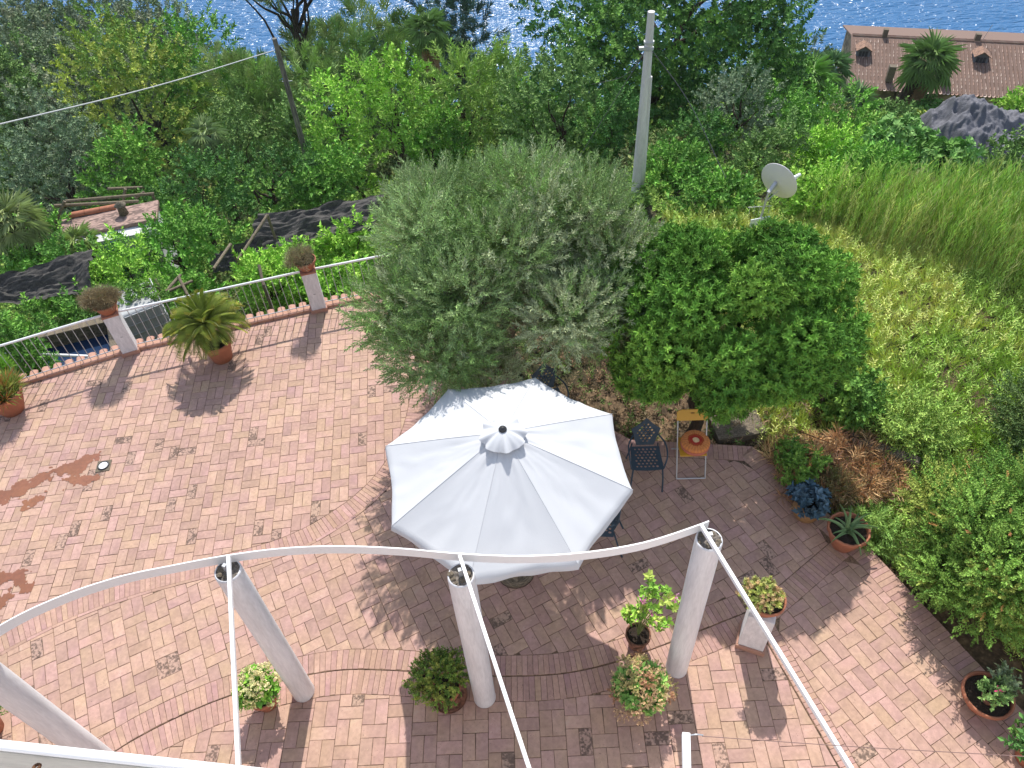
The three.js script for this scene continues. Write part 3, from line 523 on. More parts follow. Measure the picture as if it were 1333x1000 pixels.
{ // yellow folding chair with round cushion
  const p = at(897, 612, 0), o = thing('folding_chair', 'yellow folding chair with grey tube frame at the edge of the platform', 'chair', V(p.x, LEVEL_B, p.z - 0.12), -0.06), yel = std(lin(0.62, 0.34, 0.035), 0.45);
  const W = 0.2, fr = (s) => tube([V(s * W, 0.012, 0.3), V(s * W, 0.42, 0.06), V(s * W, 0.86, -0.2)], 0.011, 12);
  for (const s of [-1, 1]) { mesh('frame_tube', fr(s), M.steel, o); mesh('rear_leg', bar(V(s * (W - 0.025), 0.44, 0.1), V(s * (W - 0.025), 0.012, -0.24), 0.01), M.steel, o); }
  mesh('foot_tube', bar(V(-W, 0.012, 0.3), V(W, 0.012, 0.3), 0.011), M.steel, o); mesh('foot_tube', bar(V(-W, 0.012, -0.24), V(W, 0.012, -0.24), 0.01), M.steel, o);
  const s1 = new THREE.Shape(); s1.moveTo(-0.21, -0.075); s1.lineTo(0.21, -0.075); s1.lineTo(0.21, 0.04); s1.quadraticCurveTo(0.2, 0.075, 0.13, 0.08); s1.lineTo(-0.13, 0.08); s1.quadraticCurveTo(-0.2, 0.075, -0.21, 0.04); s1.closePath();
  const h = new THREE.Path(); h.absellipse(0, 0.03, 0.04, 0.014, 0, 6.2832, true, 0); s1.holes.push(h);
  mesh('backrest', new THREE.ExtrudeGeometry(s1, { depth: 0.018, bevelEnabled: true, bevelSize: 0.006, bevelThickness: 0.006, bevelSegments: 2 }).rotateX(-0.48).translate(0, 0.83, -0.19), yel, o);
  mesh('seat', box(0.37, 0.022, 0.34, 0, 0.435, 0.06, 0.009), yel, o);
  const cu = thing('seat_cushion', 'round orange and red cushions with pale middle stacked on the yellow chair', 'cushion', V(p.x + 0.035, LEVEL_B + 0.45, p.z - 0.06));
  const ct = tex(256, (x, y) => { const r = Math.hypot(x - 0.5, y - 0.5) * 2 * (1 + (fbm(x * 9, y * 9, 71, 3, 9) - 0.5) * 0.35), a = Math.atan2(y - 0.5, x - 0.5), n = (fbm(x * 20, y * 20, 73, 3, 20) - 0.5) * 0.12, s = Math.sin(a * 26) * 0.03; if (r < 0.22) return [0.9 + n, 0.78 + n, 0.6 + n]; if (r < 0.55) return [0.7 + n, 0.2 + n + (r > 0.42 ? s * 3 + 0.1 : 0), 0.14 + n]; return [0.84 + n + s, 0.53 + n + s, 0.3 + n]; });
  const cap = (y, rad) => { const g = new THREE.LatheGeometry([[0, -0.03], [rad * 0.9, -0.03], [rad * 0.985, -0.018], [rad, 0], [rad * 0.97, 0.018], [rad * 0.85, 0.032], [rad * 0.5, 0.04], [0, 0.038]].map(([r, yy]) => new THREE.Vector2(Math.max(r, 1e-4), yy)), 40), q = g.attributes.position, uv = g.attributes.uv; for (let i = 0; i < q.count; i++) uv.setXY(i, q.getX(i) / rad / 2 + 0.5, q.getZ(i) / rad / 2 + 0.5); return g.translate(0, y, 0); };
  const cm = std(0xffffff, 0.95, { map: ct, bumpMap: texBump, bumpScale: 0.002 });
  mesh('cushion', cap(0.032, 0.2), std(lin(0.5, 0.16, 0.1), 0.95), cu); mesh('cushion', cap(0.092, 0.2), cm, cu);
}

// ------------------------------------------------------------------ pots
const potProfile = { bowl: [[0.55, 0], [0.8, 0.45], [0.95, 0.82], [1.02, 0.86], [1.02, 1], [0.92, 1], [0.9, 0.88]], tall: [[0.66, 0], [0.82, 0.5], [0.93, 0.8], [1.0, 0.8], [1.0, 1], [0.9, 1], [0.88, 0.88]], urn: [[0.6, 0], [0.88, 0.25], [1, 0.55], [0.92, 0.8], [0.82, 0.86], [0.9, 0.94], [0.88, 1], [0.78, 1], [0.76, 0.9]] };
function pot(o, r, h, { kind = 'tall', mat = M.terracotta, scallop = 0, x = 0, y = 0, z = 0, soilName = 'soil' } = {}) {
  const pr = [new THREE.Vector2(0.001, 0), ...potProfile[kind].map(([a, b]) => new THREE.Vector2(a * r, b * h)), new THREE.Vector2(potProfile[kind].at(-1)[0] * r * 0.98, h * 0.8)];
  const g = new THREE.LatheGeometry(pr, 44);
  if (scallop) { const p = g.attributes.position; for (let i = 0; i < p.count; i++) if (p.getY(i) > h * 0.84) { const a = Math.atan2(p.getZ(i), p.getX(i)), k = 1 + 0.045 * Math.abs(Math.sin(a * scallop / 2)); p.setX(i, p.getX(i) * k); p.setZ(i, p.getZ(i) * k); } g.computeVertexNormals(); }
  const m = mesh('pot', g.translate(x, y, z), mat, o);
  const s = new THREE.RingGeometry(0.001, potProfile[kind].at(-1)[0] * r, 24, 5); s.rotateX(-Math.PI / 2); rough(s, 0.02); s.translate(x, y + h * 0.86, z); mesh(soilName, s, M.potSoil, m);
  return m;
}
function dome(o, name, type, c, R, n, colors, size, { up = 0.5, low = -0.2, shell = 0.5, k } = {}) {
  const spots = [];
  for (let i = 0; i < n; i++) { const d = ballPoint(); if (d.y < low) d.y = -d.y * 0.5; const b = 0.88 + 0.24 * vnoise(d.x * 3 + 9, d.z * 3 + d.y * 2 + 4, 9), r = mix(shell, 1, Math.sqrt(rnd())) * b, dd = d.clone().addScaledVector(ballPoint(), 0.5); dd.y += up; spots.push({ p: V(c.x + d.x * R.x * r, c.y + d.y * R.y * r, c.z + d.z * R.z * r), d: dd.normalize(), s: size * rr(0.7, 1.25), c: tint(colors), k }); }
  return scatter(name, type, spots, o);
}
function stems(o, n, h, spread, mat = M.bark, r = 0.006, y = 0) { const gs = []; for (let i = 0; i < n; i++) { const a = rnd() * 6.28, q = rr(0.3, 1) * spread; gs.push(bar(V(0, y, 0), V(Math.cos(a) * q, y + h * rr(0.7, 1), Math.sin(a) * q), r, 5, r * 0.5)); } return mesh('stem', merge(gs), mat, o); }
const GREEN = [[0.1, 0.2, 0.035], [0.13, 0.23, 0.04], [0.075, 0.16, 0.03]], DRYF = [[0.36, 0.25, 0.15], [0.42, 0.32, 0.18], [0.3, 0.17, 0.1], [0.34, 0.3, 0.13]];
function flowerHeads(o, n, R, y, colors, rad) {     // rounded heads of many tiny florets
  for (let i = 0; i < n; i++) {
    const a = i * 2.4 + rr(-0.3, 0.3), q = R * Math.sqrt((i + 0.6) / n), yy = y * (1 - 0.45 * (q / R) ** 2) + rr(-0.02, 0.02), spots = [], c0 = colors[Math.floor(rnd() * colors.length)];
    const c = V(Math.cos(a) * q, yy, Math.sin(a) * q);
    for (let j = 0; j < 34; j++) { const d = ballPoint(); d.y = Math.abs(d.y) * 0.8 - 0.1; d.normalize(); const k = rr(0.75, 1.2); spots.push({ p: c.clone().addScaledVector(d, rad * rr(0.6, 1)), d, s: 0.2 * rr(0.7, 1.2), c: [c0[0] * k, c0[1] * k, c0[2] * k] }); }
    scatter('flower_head', 'round', spots, o, leafMat('petal', 0.85, 0));
  }
}
const onA = (u, v, y = LEVEL_A) => { const p = at(u, v, y); return V(p.x, y, p.z); };
{ // on the far terrace
  const p = onA(290, 466), o = thing('potted_cycad', 'potted sago cycad with a wheel of stiff dark fronds by the railing', 'cycad', p);
  pot(o, 0.25, 0.4, { mat: M.terracotta });
  mesh('stem', new THREE.CylinderGeometry(0.09, 0.12, 0.42, 14, 3).translate(-0.03, 0.52, -0.02), M.bark, o);
  const mk = (len) => { // one pinnate frond along +x
    const P = [], C = [], n = 26, sp = (t) => V(len * t * (1 - 0.12 * t * t), len * (0.5 * t - 0.62 * t * t), 0);
    for (let i = 0; i < n; i++) for (const s of [-1, 1]) { const t = 0.12 + 0.88 * i / n, b = sp(t), L = len * 0.27 * Math.sin(Math.PI * (0.14 + 0.8 * t)) ** 0.7, d = V(0.62, 0.32, s * 0.8).normalize(), k = rr(0.8, 1.2), tipY = t > 0.8 ? 1.25 : 1; leafInto(P, C, b, d, V().crossVectors(d, Y).normalize(), L, 0.023, [0.24 * k * tipY, 0.3 * k, 0.05 * k], 0.2, 0.15); }
    for (let i = 0; i < 10; i++) { const a = sp(i / 10), b = sp((i + 1) / 10); for (const q of [a.clone().add(V(0, 0, 0.007)), b.clone().add(V(0, 0, 0.004)), a.clone().add(V(0, 0, -0.007)), b.clone().add(V(0, 0, 0.004)), b.clone().add(V(0, 0, -0.004)), a.clone().add(V(0, 0, -0.007))]) { P.push(q.x, q.y, q.z); C.push(0.16, 0.19, 0.04); } }
    return raw(P, { C });
  };
  const vars = [mk(0.78), mk(0.84), mk(0.72)], fm = leafMat('cycad', 0.5);
  for (let i = 0; i < 50; i++) { const ring = i / 50, f = mesh('frond', vars[i % 3], fm, o); f.position.set(-0.06, 0.72, -0.04); f.rotation.order = 'YZX'; f.rotation.y = i * 2.39996 + rr(-0.1, 0.1); f.rotation.z = mix(-0.12, 1.1, ring * ring) + rr(-0.08, 0.08); f.rotation.x = rr(-0.2, 0.2); f.scale.setScalar(mix(1, 0.78, ring)); }
}
{
  const p = onA(18, 534), o = thing('potted_plant', 'large terracotta pot with thin spiky green leaves at the terrace side', 'potted plant', p);
  pot(o, 0.3, 0.42, { kind: 'bowl' }); dome(o, 'foliage', 'grass', V(0, 0.38, 0), V(0.2, 0.14, 0.2), 90, [[0.17, 0.26, 0.05], [0.22, 0.24, 0.07], [0.34, 0.16, 0.06]], 0.62, { up: 0.6, low: 0 });
  const q = onA(8, 502), o2 = thing('potted_plant', 'small terracotta pot with bright green tuft behind the large pot', 'potted plant', q);
  pot(o2, 0.16, 0.3); dome(o2, 'foliage', 'grass', V(0, 0.3, 0), V(0.12, 0.1, 0.12), 80, [[0.17, 0.32, 0.05], [0.22, 0.36, 0.07]], 0.6, { up: 0.8, low: 0 });
}
{ // patio and platform pots
  let o = thing('potted_hydrangea', 'potted hydrangea with pale green flower heads beside a column', 'potted plant', onA(349, 915, LEVEL_D), 0.5); pot(o, 0.17, 0.26); stems(o, 7, 0.4, 0.16); dome(o, 'foliage', 'big', V(0, 0.42, 0), V(0.18, 0.12, 0.18), 80, [[0.11, 0.25, 0.03], [0.16, 0.3, 0.04], [0.08, 0.19, 0.03]], 0.34, { low: 0 }); flowerHeads(o, 12, 0.25, 0.66, [[0.42, 0.42, 0.22], [0.48, 0.44, 0.26], [0.38, 0.36, 0.17]], 0.052);
  o = thing('potted_boxwood', 'potted boxwood bush with loose small leaves in a saucer beside a column', 'potted plant', onA(584, 905, LEVEL_D)); pot(o, 0.165, 0.26); stems(o, 9, 0.42, 0.2); dome(o, 'foliage', 'round', V(-0.05, 0.44, -0.02), V(0.31, 0.25, 0.3), 420, [[0.075, 0.13, 0.025], [0.11, 0.17, 0.03], [0.17, 0.2, 0.04]], 0.36, { shell: 0.35, up: 0.25 });
  mesh('saucer', new THREE.LatheGeometry([[0, 0.004], [0.2, 0.004], [0.215, 0.045], [0.205, 0.045], [0.19, 0.016], [0, 0.016]].map(([r, y]) => new THREE.Vector2(Math.max(r, 1e-4), y)), 40).translate(0.01, 0, 0.02), M.terracottaOld, o);
  o = thing('empty_pot', 'weathered grey terracotta pot half hidden under the boxwood', 'pot', onA(560, 897, LEVEL_D)); pot(o, 0.13, 0.2, { mat: M.terracottaOld });
  o = thing('potted_geranium', 'potted geranium with pink flowers on long stems beside a column', 'potted plant', onA(829, 838, LEVEL_B)); pot(o, 0.15, 0.27, { mat: M.terracottaOld });
  { const gs = [], tips = []; for (let i = 0; i < 10; i++) { const a = -0.9 + i * 0.26 + rr(-0.1, 0.1), h = rr(0.35, 0.95), q = rr(0.1, 0.33), e = V(Math.sin(a) * q + 0.07, 0.25 + h, -Math.abs(Math.cos(a)) * q * 0.6 + 0.02); tips.push(e); gs.push(tube([V(0, 0.22, 0), V(e.x * 0.3, 0.25 + h * 0.5, e.z * 0.4), e], 0.006, 10, 5)); } mesh('stem', merge(gs), std(lin(0.16, 0.2, 0.06), 0.8), o);
    const sp = []; for (const e of tips) for (let j = 0; j < 6; j++) sp.push({ p: e.clone().add(V(rr(-0.08, 0.08), rr(-0.3, 0.02), rr(-0.08, 0.08))), d: V(rr(-1, 1), 1.2, rr(-1, 1)).normalize(), s: 0.3 * rr(0.7, 1.2), c: tint([[0.2, 0.34, 0.05], [0.28, 0.36, 0.08], [0.14, 0.27, 0.04]]) }); scatter('foliage', 'big', sp, o);
    for (const e of [tips[1], tips[3], tips[6], tips[9]]) { const s2 = []; for (let j = 0; j < 12; j++) { const d = ballPoint(); d.y = Math.abs(d.y); s2.push({ p: e.clone().add(V(d.x * 0.03, 0.03 + d.y * 0.03, d.z * 0.03)), d, s: 0.16, c: tint([[0.42, 0.13, 0.27], [0.46, 0.24, 0.36]]) }); } scatter('flower_head', 'round', s2, o, leafMat('petal', 0.85, 0)); } }
  o = thing('potted_sedum', 'potted sedum with dried brown flower heads around green leaves', 'potted plant', onA(831, 913, LEVEL_D)); pot(o, 0.165, 0.25, { mat: M.terracotta }); stems(o, 8, 0.36, 0.2); dome(o, 'foliage', 'big', V(0, 0.4, 0), V(0.24, 0.12, 0.24), 110, [[0.13, 0.25, 0.06], [0.17, 0.3, 0.07], [0.09, 0.19, 0.04]], 0.32, { low: 0 }); flowerHeads(o, 24, 0.35, 0.6, DRYF, 0.062);
  o = thing('potted_plant', 'leafy pot plant standing against the column behind the balcony rail', 'potted plant', onA(-8, 950, LEVEL_B)); pot(o, 0.17, 0.27); dome(o, 'foliage', 'small', V(0, 0.42, 0), V(0.24, 0.22, 0.24), 240, GREEN, 0.7);
}
{ // white pedestal with pot
  const p = onA(978, 833, LEVEL_B), o = thing('pedestal', 'white square plastered pedestal with tiled foot on the brick platform', 'pedestal', p, -0.42);
  mesh('shaft', box(0.29, 0.74, 0.29, 0, 0.42, 0, 0.008), M.plaster, o);
  for (const [x, z, w, d] of [[0, 0.158, 0.338, 0.022], [0, -0.158, 0.338, 0.022], [0.158, 0, 0.022, 0.29], [-0.158, 0, 0.022, 0.29]]) mesh('tile', box(w, 0.085, d, x, 0.0425, z, 0.003), std(lin(0.42, 0.25, 0.19), 0.85, { map: texBrick }), o);
  const q = thing('potted_succulent', 'terracotta pot of yellow green stonecrop on the white pedestal', 'potted plant', V(p.x, p.y + 0.792, p.z)); pot(q, 0.2, 0.24, { kind: 'bowl', mat: M.terracotta });
  dome(q, 'foliage', 'whorl', V(-0.05, 0.25, -0.03), V(0.2, 0.1, 0.19), 240, [[0.26, 0.28, 0.07], [0.32, 0.32, 0.12], [0.2, 0.24, 0.06], [0.34, 0.24, 0.12]], 0.42, { low: 0, up: 0.8 });
  mesh('shard', box(0.02, 0.1, 0.11, 0.1, 0.28, -0.07), M.terracotta, q);
}
{ // pots along the garden edge
  let o = thing('potted_aloe', 'scalloped terracotta pot with long green aloe leaves at the platform edge', 'potted plant', onA(1096, 708, LEVEL_B)); pot(o, 0.25, 0.36, { kind: 'bowl', scallop: 16 });
  { const mk = () => { const P = [], C = [], n = 8, L = 0.42, w0 = 0.055; const sp = (t) => V(L * t * 0.8, L * (0.62 * t - 0.5 * t * t), 0); for (let i = 0; i < n; i++) { const a = sp(i / n), b = sp((i + 1) / n), wa = w0 * (1 - i / n) ** 0.7 / 2 + 0.001, wb = w0 * (1 - (i + 1) / n) ** 0.7 / 2 + 0.001; for (const s of [-1, 1]) { const c = [a.clone().add(V(0, 0.012, s * wa)), b.clone().add(V(0, 0.012, s * wb)), a.clone().add(V(0, -0.012, 0)), b.clone().add(V(0, -0.012, 0))]; for (const q of [c[0], c[1], c[2], c[1], c[3], c[2]]) { P.push(q.x, q.y, q.z); C.push(0.2, 0.3, 0.13); } } } return raw(P, { C }); };
    const g = mk(), fm = leafMat('aloe', 0.45); for (let i = 0; i < 15; i++) { const f = mesh('leaf', g, fm, o); f.position.set(rr(-0.06, 0.06), 0.31, rr(-0.06, 0.06)); f.rotation.order = 'YZX'; f.rotation.y = i * 2.4; f.rotation.z = rr(-0.2, 0.75); f.scale.setScalar(rr(0.75, 1.15)); } }
  o = thing('potted_succulent', 'ochre pot with blue grey rosette leaves at the platform edge', 'potted plant', onA(1047, 672, LEVEL_B)); pot(o, 0.19, 0.34, { kind: 'urn', mat: M.ochrePot }); dome(o, 'foliage', 'big', V(0.0, 0.35, 0), V(0.19, 0.12, 0.19), 70, [[0.04, 0.075, 0.1], [0.055, 0.095, 0.13], [0.03, 0.055, 0.075]], 0.42, { low: 0, up: 0.6 });
  o = thing('potted_shrub', 'brown leaved dead shrub in the bed behind the ochre pot', 'shrub', onA(1080, 650, -0.1)); dome(o, 'foliage', 'small', V(0, 0.22, 0), V(0.27, 0.25, 0.27), 200, [[0.12, 0.085, 0.04], [0.16, 0.12, 0.05], [0.1, 0.1, 0.03]], 0.6); stems(o, 6, 0.3, 0.15);
  const b = onA(1275, 916, LEVEL_B); o = thing('wide_pot', 'wide terracotta bowl of dark soil at the garden edge', 'pot', b); pot(o, 0.26, 0.26, { kind: 'bowl', mat: M.terracotta });
  const sm = (x, z, label, cols, h) => { const t = thing('small_pot', label, 'pot', V(b.x + x, b.y + 0.235, b.z + z)); pot(t, 0.1, 0.12, { mat: M.terracottaOld }); dome(t, 'foliage', 'round', V(0, 0.13, -0.02), V(0.09, 0.1, 0.09), 34, cols, 0.5, { low: 0 }); return t; };
  const t = sm(-0.02, 0.05, 'small round pot with one pink flower inside the wide bowl', [[0.16, 0.26, 0.08], [0.12, 0.2, 0.06]]); const s2 = []; for (let j = 0; j < 9; j++) { const d = ballPoint(); s2.push({ p: V(0.02 + d.x * 0.015, 0.25 + d.y * 0.012, d.z * 0.015), d, s: 0.16, c: [0.66, 0.1, 0.26] }); } scatter('flower_head', 'round', s2, t, leafMat('petal', 0.85, 0));
  sm(0.15, -0.08, 'small round pot with grey green herb inside the wide bowl', [[0.14, 0.18, 0.1], [0.1, 0.15, 0.06]]);
  o = thing('potted_plant', 'orange terracotta pot with dark green leaves at the garden edge', 'potted plant', onA(1338, 988, LEVEL_B)); pot(o, 0.19, 0.3, { mat: M.terracotta }); dome(o, 'foliage', 'round', V(0, 0.32, 0), V(0.17, 0.14, 0.17), 70, [[0.05, 0.12, 0.03], [0.08, 0.16, 0.03]], 0.8, { low: 0 });
}

// ------------------------------------------------------------------ railing with pillars, kerb and balusters
{
  const pil = [[-6.57, -9.95, 'white square railing pillar beside the cistern, bearing a dry plant'], [-3.38, -10.72, 'white square railing pillar by the olive tree, bearing a dry plant']];
  pil.forEach(([x, z, label], i) => {
    const t = -0.24 - 0.0 * i, o = thing('railing_pillar', label, 'pillar', V(x, 0, z), 0.24 + 0.12 * (1 - i), 'pillars of the terrace railing');
    mesh('shaft', box(0.25, 0.8, 0.25, 0, 0.46, 0, 0.006), M.plaster, o);
    for (const [a, b, w, d] of [[0, 0.136, 0.292, 0.02], [0, -0.136, 0.292, 0.02], [0.136, 0, 0.02, 0.25], [-0.136, 0, 0.02, 0.25]]) mesh('foot_tile', box(w, 0.075, d, a, 0.0375, b, 0.003), std(lin(0.45, 0.26, 0.2), 0.85, { map: texBrick }), o);
    mesh('cap_tile', box(0.27, 0.03, 0.27, 0, 0.876, 0, 0.004), std(lin(0.42, 0.2, 0.13), 0.85, { map: texBrick }), o);
    mesh('plate', box(0.04, 0.018, 0.006, 0.0, 0.42, 0.127), M.galv, o);
    const q = thing('potted_plant', i ? 'terracotta bowl of grey dry stems on the railing pillar by the olive' : 'terracotta bowl of brown dry stems on the railing pillar by the cistern', 'potted plant', V(x, 0.892, z));
    pot(q, i ? 0.19 : 0.2, 0.2, { kind: 'bowl', mat: M.terracotta });
    dome(q, 'foliage', 'dry', V(i ? -0.05 : -0.02, 0.22, 0), V(i ? 0.16 : 0.24, i ? 0.15 : 0.16, 0.2), i ? 110 : 200, i ? [[0.2, 0.19, 0.1], [0.26, 0.22, 0.14]] : [[0.25, 0.2, 0.12], [0.19, 0.16, 0.09], [0.3, 0.26, 0.16]], 0.34, { low: 0, shell: 0.3, up: 0.3 });
  });
  const spans = [[V(-11.5, 0, -8.02), V(-6.7, 0, -9.9), 'white railing section with thin upright bars beside the large spiky pot'], [V(-6.43, 0, -9.98), V(-3.51, 0, -10.69), 'section of white railing with thin upright bars behind the cycad'], [V(-3.25, 0, -10.75), V(-0.4, 0, -11.32), 'section of white railing with thin upright bars reaching into the olive tree']];
  for (const [a, b, label] of spans) {
    const o = thing('railing', label, 'railing', V(0, 0, 0), 0, 'terrace railing sections'), top = 0.86, d = V().subVectors(b, a), n = Math.round(d.length() / 0.125), h = (y) => (p) => V(p.x, y, p.z);
    mesh('handrail', bar(h(top)(a), h(top)(b), 0.02, 12), M.paint, o);
    mesh('bottom_rail', bar(h(0.11)(a), h(0.11)(b), 0.009, 6), M.galv, o);
    for (let i = 1; i < n; i++) { const p = a.clone().addScaledVector(d, i / n); mesh('baluster', bar(h(0.05)(p), h(top)(p), 0.0065, 5), M.galv, o); }
  }
  const k = thing('terrace_kerb', 'low kerb of pink bricks and rounded edging tiles under the railing', 'kerb', V(0, 0, 0)), km = std(lin(0.47, 0.28, 0.21), 0.85, { map: texBrick, bumpMap: texBump, bumpScale: 0.001 });
  for (let i = 1; i < RAIL.length; i++) {
    const a = RAIL[i - 1], b = RAIL[i], d = V().subVectors(b, a), L = d.length(), n = Math.round(L / 0.27), ry = Math.atan2(-d.z, d.x), tn = d.clone().normalize(), nn = V(tn.z, 0, -tn.x);
    for (let j = 0; j < n; j++) { const p = a.clone().addScaledVector(d, (j + 0.5) / n); if (p.x < -11.5 || p.x > -0.2) continue; const c = mesh('kerb_brick', box(L / n - 0.007, 0.07, 0.13, 0, 0.02, 0, 0.005), km, k); c.position.set(p.x, rr(-0.002, 0.002), p.z); c.rotation.y = ry; }
    const m = Math.round(L / 0.19); for (let j = 0; j < m; j++) { const p = a.clone().addScaledVector(d, (j + 0.5) / m).addScaledVector(nn, 0.17); if (p.x < -11.5 || p.x > -0.2) continue; const c = mesh('edging_tile', EDGE_TILE ??= new THREE.CylinderGeometry(0.092, 0.084, 0.3, 12, 1, false, 0, Math.PI).rotateZ(Math.PI / 2).rotateY(Math.PI / 2).scale(0.8, 0.45, 1), km, k); c.position.set(p.x, -0.06, p.z); c.rotation.y = ry; c.rotation.x = -0.12; }
  }
  const w = thing('retaining_wall', 'rough stone retaining wall under the terrace railing', 'wall', V(0, 0, 0));
  for (let i = 1; i < RAIL.length; i++) { const a = RAIL[i - 1], b = RAIL[i], d = V().subVectors(b, a), g = box(d.length() + 0.1, 3.2, 0.3, 0, -1.66, 0); g.rotateY(Math.atan2(-d.z, d.x)); g.translate((a.x + b.x) / 2 - 0.02, 0, (a.z + b.z) / 2 - 0.02); mesh('wall', g, M.concrete, w); }
}

// ------------------------------------------------------------------ olive tree and clipped round shrub beside the terrace
{
  const base = V(-0.05, -0.15, -8.9), o = thing('olive_tree', 'broad grey green olive tree spreading over the parasol', 'tree', base), R = V(2.0, 1.6, 1.95), c = V(-0.1, 2.42, 0.5);
  const L = crown(o, c, R, { type: 'olive', colors: SP.olive.colors, size: 0.85, count: 10500, lobes: 52, lobeR: 0.25, up: 0.55, flat: -0.6, shells: 0.45 });
  trunk(o, V(0, 0, 0), V(0.1, 1.5, -0.1), 0.17, { limbs: L.slice(0, 16).map((l) => V(c.x + l.c.x * R.x, c.y + l.c.y * R.y, c.z + l.c.z * R.z)), mat: M.barkPale });
  const b2 = V(2.85, -0.15, -7.35), s = thing('round_shrub', 'dense dark green round clipped evergreen shrub behind the yellow chair', 'shrub', b2), R2 = V(1.66, 1.2, 1.36), c2 = V(0.06, 2.2, -0.04);
  const cols = [[0.075, 0.17, 0.022], [0.06, 0.14, 0.02], [0.1, 0.21, 0.03], [0.13, 0.24, 0.035]];
  const L2 = crown(s, c2, R2, { type: 'whorl', colors: cols, size: 0.78, count: 15000, lobes: 72, lobeR: 0.21, up: 0.45, flat: -0.5, shells: 0.6, reach: [0.93, 1.05] });
  trunk(s, V(-0.2, 0, 0.05), V(-0.05, 1.7, 0), 0.1, { limbs: L2.slice(0, 9).map((l) => V(c2.x + l.c.x * R2.x * 0.8, c2.y + l.c.y * R2.y * 0.8, c2.z + l.c.z * R2.z * 0.8)) });
}
// ------------------------------------------------------------------ trees of the slope
const T = (name, label, box5, sp, opt) => tree(name, label, box5, sp, opt);
// from the pole side, near to far
T('evergreen_tree', 'mid green dense bushy tree rising directly behind the olive', [735, 160, 78, 88, 24], 'mid', {});
T('evergreen_tree', 'huge dark green spreading tree behind the pale concrete pole', [855, 95, 158, 128, 30], 'dark', { count: 2.2, lobes: 34, lobeR: 0.4, sizeK: 1.1 });
T('broadleaf_tree', 'small dark broadleaf tree between the olive and the concrete pole', [800, 195, 40, 50, 21], 'dark', {});
T('shrub_tree', 'grey green loose tree to the left of the satellite dish', [955, 190, 58, 55, 23], 'grey', {});
T('young_tree', 'young yellow green tree on a thin bent trunk behind the satellite dish', [1078, 178, 52, 58, 21], 'broad', { count: 0.75, open: true });
T('broadleaf_tree', 'bright green leafy crown just right of the huge dark tree', [1000, 120, 40, 45, 33], 'broad', {});
T('almond_tree', 'bright green airy tree with dark forked trunk left of the olive', [512, 135, 54, 52, 26], 'lime', { count: 1, flat: -0.6, open: true });
T('almond_tree', 'bright green tree with bare grey twigs next to the leaning pole', [440, 155, 44, 50, 27], 'lime', { count: 0.75 });
T('feathery_tree', 'pale yellow green feathery tree under the tall fan palm', [600, 120, 52, 40, 33], 'feather', {});
T('feathery_tree', 'pale yellow green feathery shrub in front of the sea gap', [648, 105, 36, 34, 36], 'feather', {});
T('pine_tree', 'yellowish green pine filling the slope right of the leaning pole', [425, 80, 66, 58, 37], 'pine', {});
T('pine_tree', 'pale green pine crown left of the fan palm', [490, 45, 60, 44, 42], 'pine', {});
T('pine_tree', 'grey green feathery pine left of the leaning pole', [330, 120, 46, 46, 36], 'pine', {});
T('cedar_tree', 'dark blue green cedar against the sea beside the fan palm', [592, 48, 46, 58, 46], 'cedar', { flat: -0.9 });
T('plane_tree', 'large yellow green tree with sunlit leaves under the overhead cable', [180, 105, 88, 72, 42], 'yellow', { count: 1.2 });
T('plane_tree', 'green rounded tree joined to the large yellow green tree', [265, 95, 56, 66, 44], 'broad', { count: 1.1 });
T('oak_tree', 'dark grey green spreading tree above the pink roof', [62, 205, 72, 58, 29], 'grey', { count: 1.2 });
T('citrus_tree', 'bright green glossy tree below the large yellow green tree', [155, 208, 54, 40, 28], 'broad', {});
T('citrus_tree', 'dark green citrus tree in front of the small fan palm', [248, 252, 68, 48, 23], 'dark', {});
T('citrus_tree', 'dark green citrus tree with visible branches by the leaning pole', [345, 232, 74, 52, 24], 'dark', {});
T('citrus_tree', 'leafy green citrus tree in front of the bare twigs tree', [425, 235, 44, 38, 23], 'broad', {});
T('citrus_tree', 'bright green low citrus in front of the pink roof', [230, 322, 72, 36, 19], 'broad', {});
T('garden_bush', 'olive green bush left of the white pergola poles', [48, 326, 66, 26, 22], 'broad', { cat: 'bush' });
T('garden_bush', 'bright green bush at the end of the grey net', [455, 310, 34, 28, 17], 'lime', { cat: 'bush' });
T('garden_bush', 'bright green vine bush behind the railing next to the olive', [440, 365, 40, 26, 14.5], 'lime', { cat: 'bush' });
T('garden_bush', 'yellow green vine bush behind the railing over the cycad', [345, 362, 46, 22, 15], 'lime', { cat: 'bush' });
T('garden_bush', 'leafy bush between the grey net and the cistern', [85, 405, 50, 12, 17], 'broad', { cat: 'bush' });
T('garden_bush', 'leafy green bush beside the white tank', [10, 432, 26, 16, 14.5], 'broad', { cat: 'bush' });
T('garden_bush', 'bright green bush hiding the wall of the pink roofed shed', [160, 336, 44, 26, 17.5], 'lime', { cat: 'bush' });
T('garden_bush', 'leafy green bush in front of the shed beside the grey net', [100, 330, 36, 22, 19], 'broad', { cat: 'bush' });
T('garden_bush', 'green vine bush growing up around the caged tank', [235, 372, 34, 20, 15.8], 'broad', { cat: 'bush' });
T('garden_bush', 'bright vine leaves growing over the grey net by the olive', [455, 300, 40, 24, 15.8], 'lime', { cat: 'bush', count: 0.6 });
T('garden_bush', 'bright green bush under the grey net by the olive', [385, 340, 42, 22, 15.6], 'lime', { cat: 'bush' });
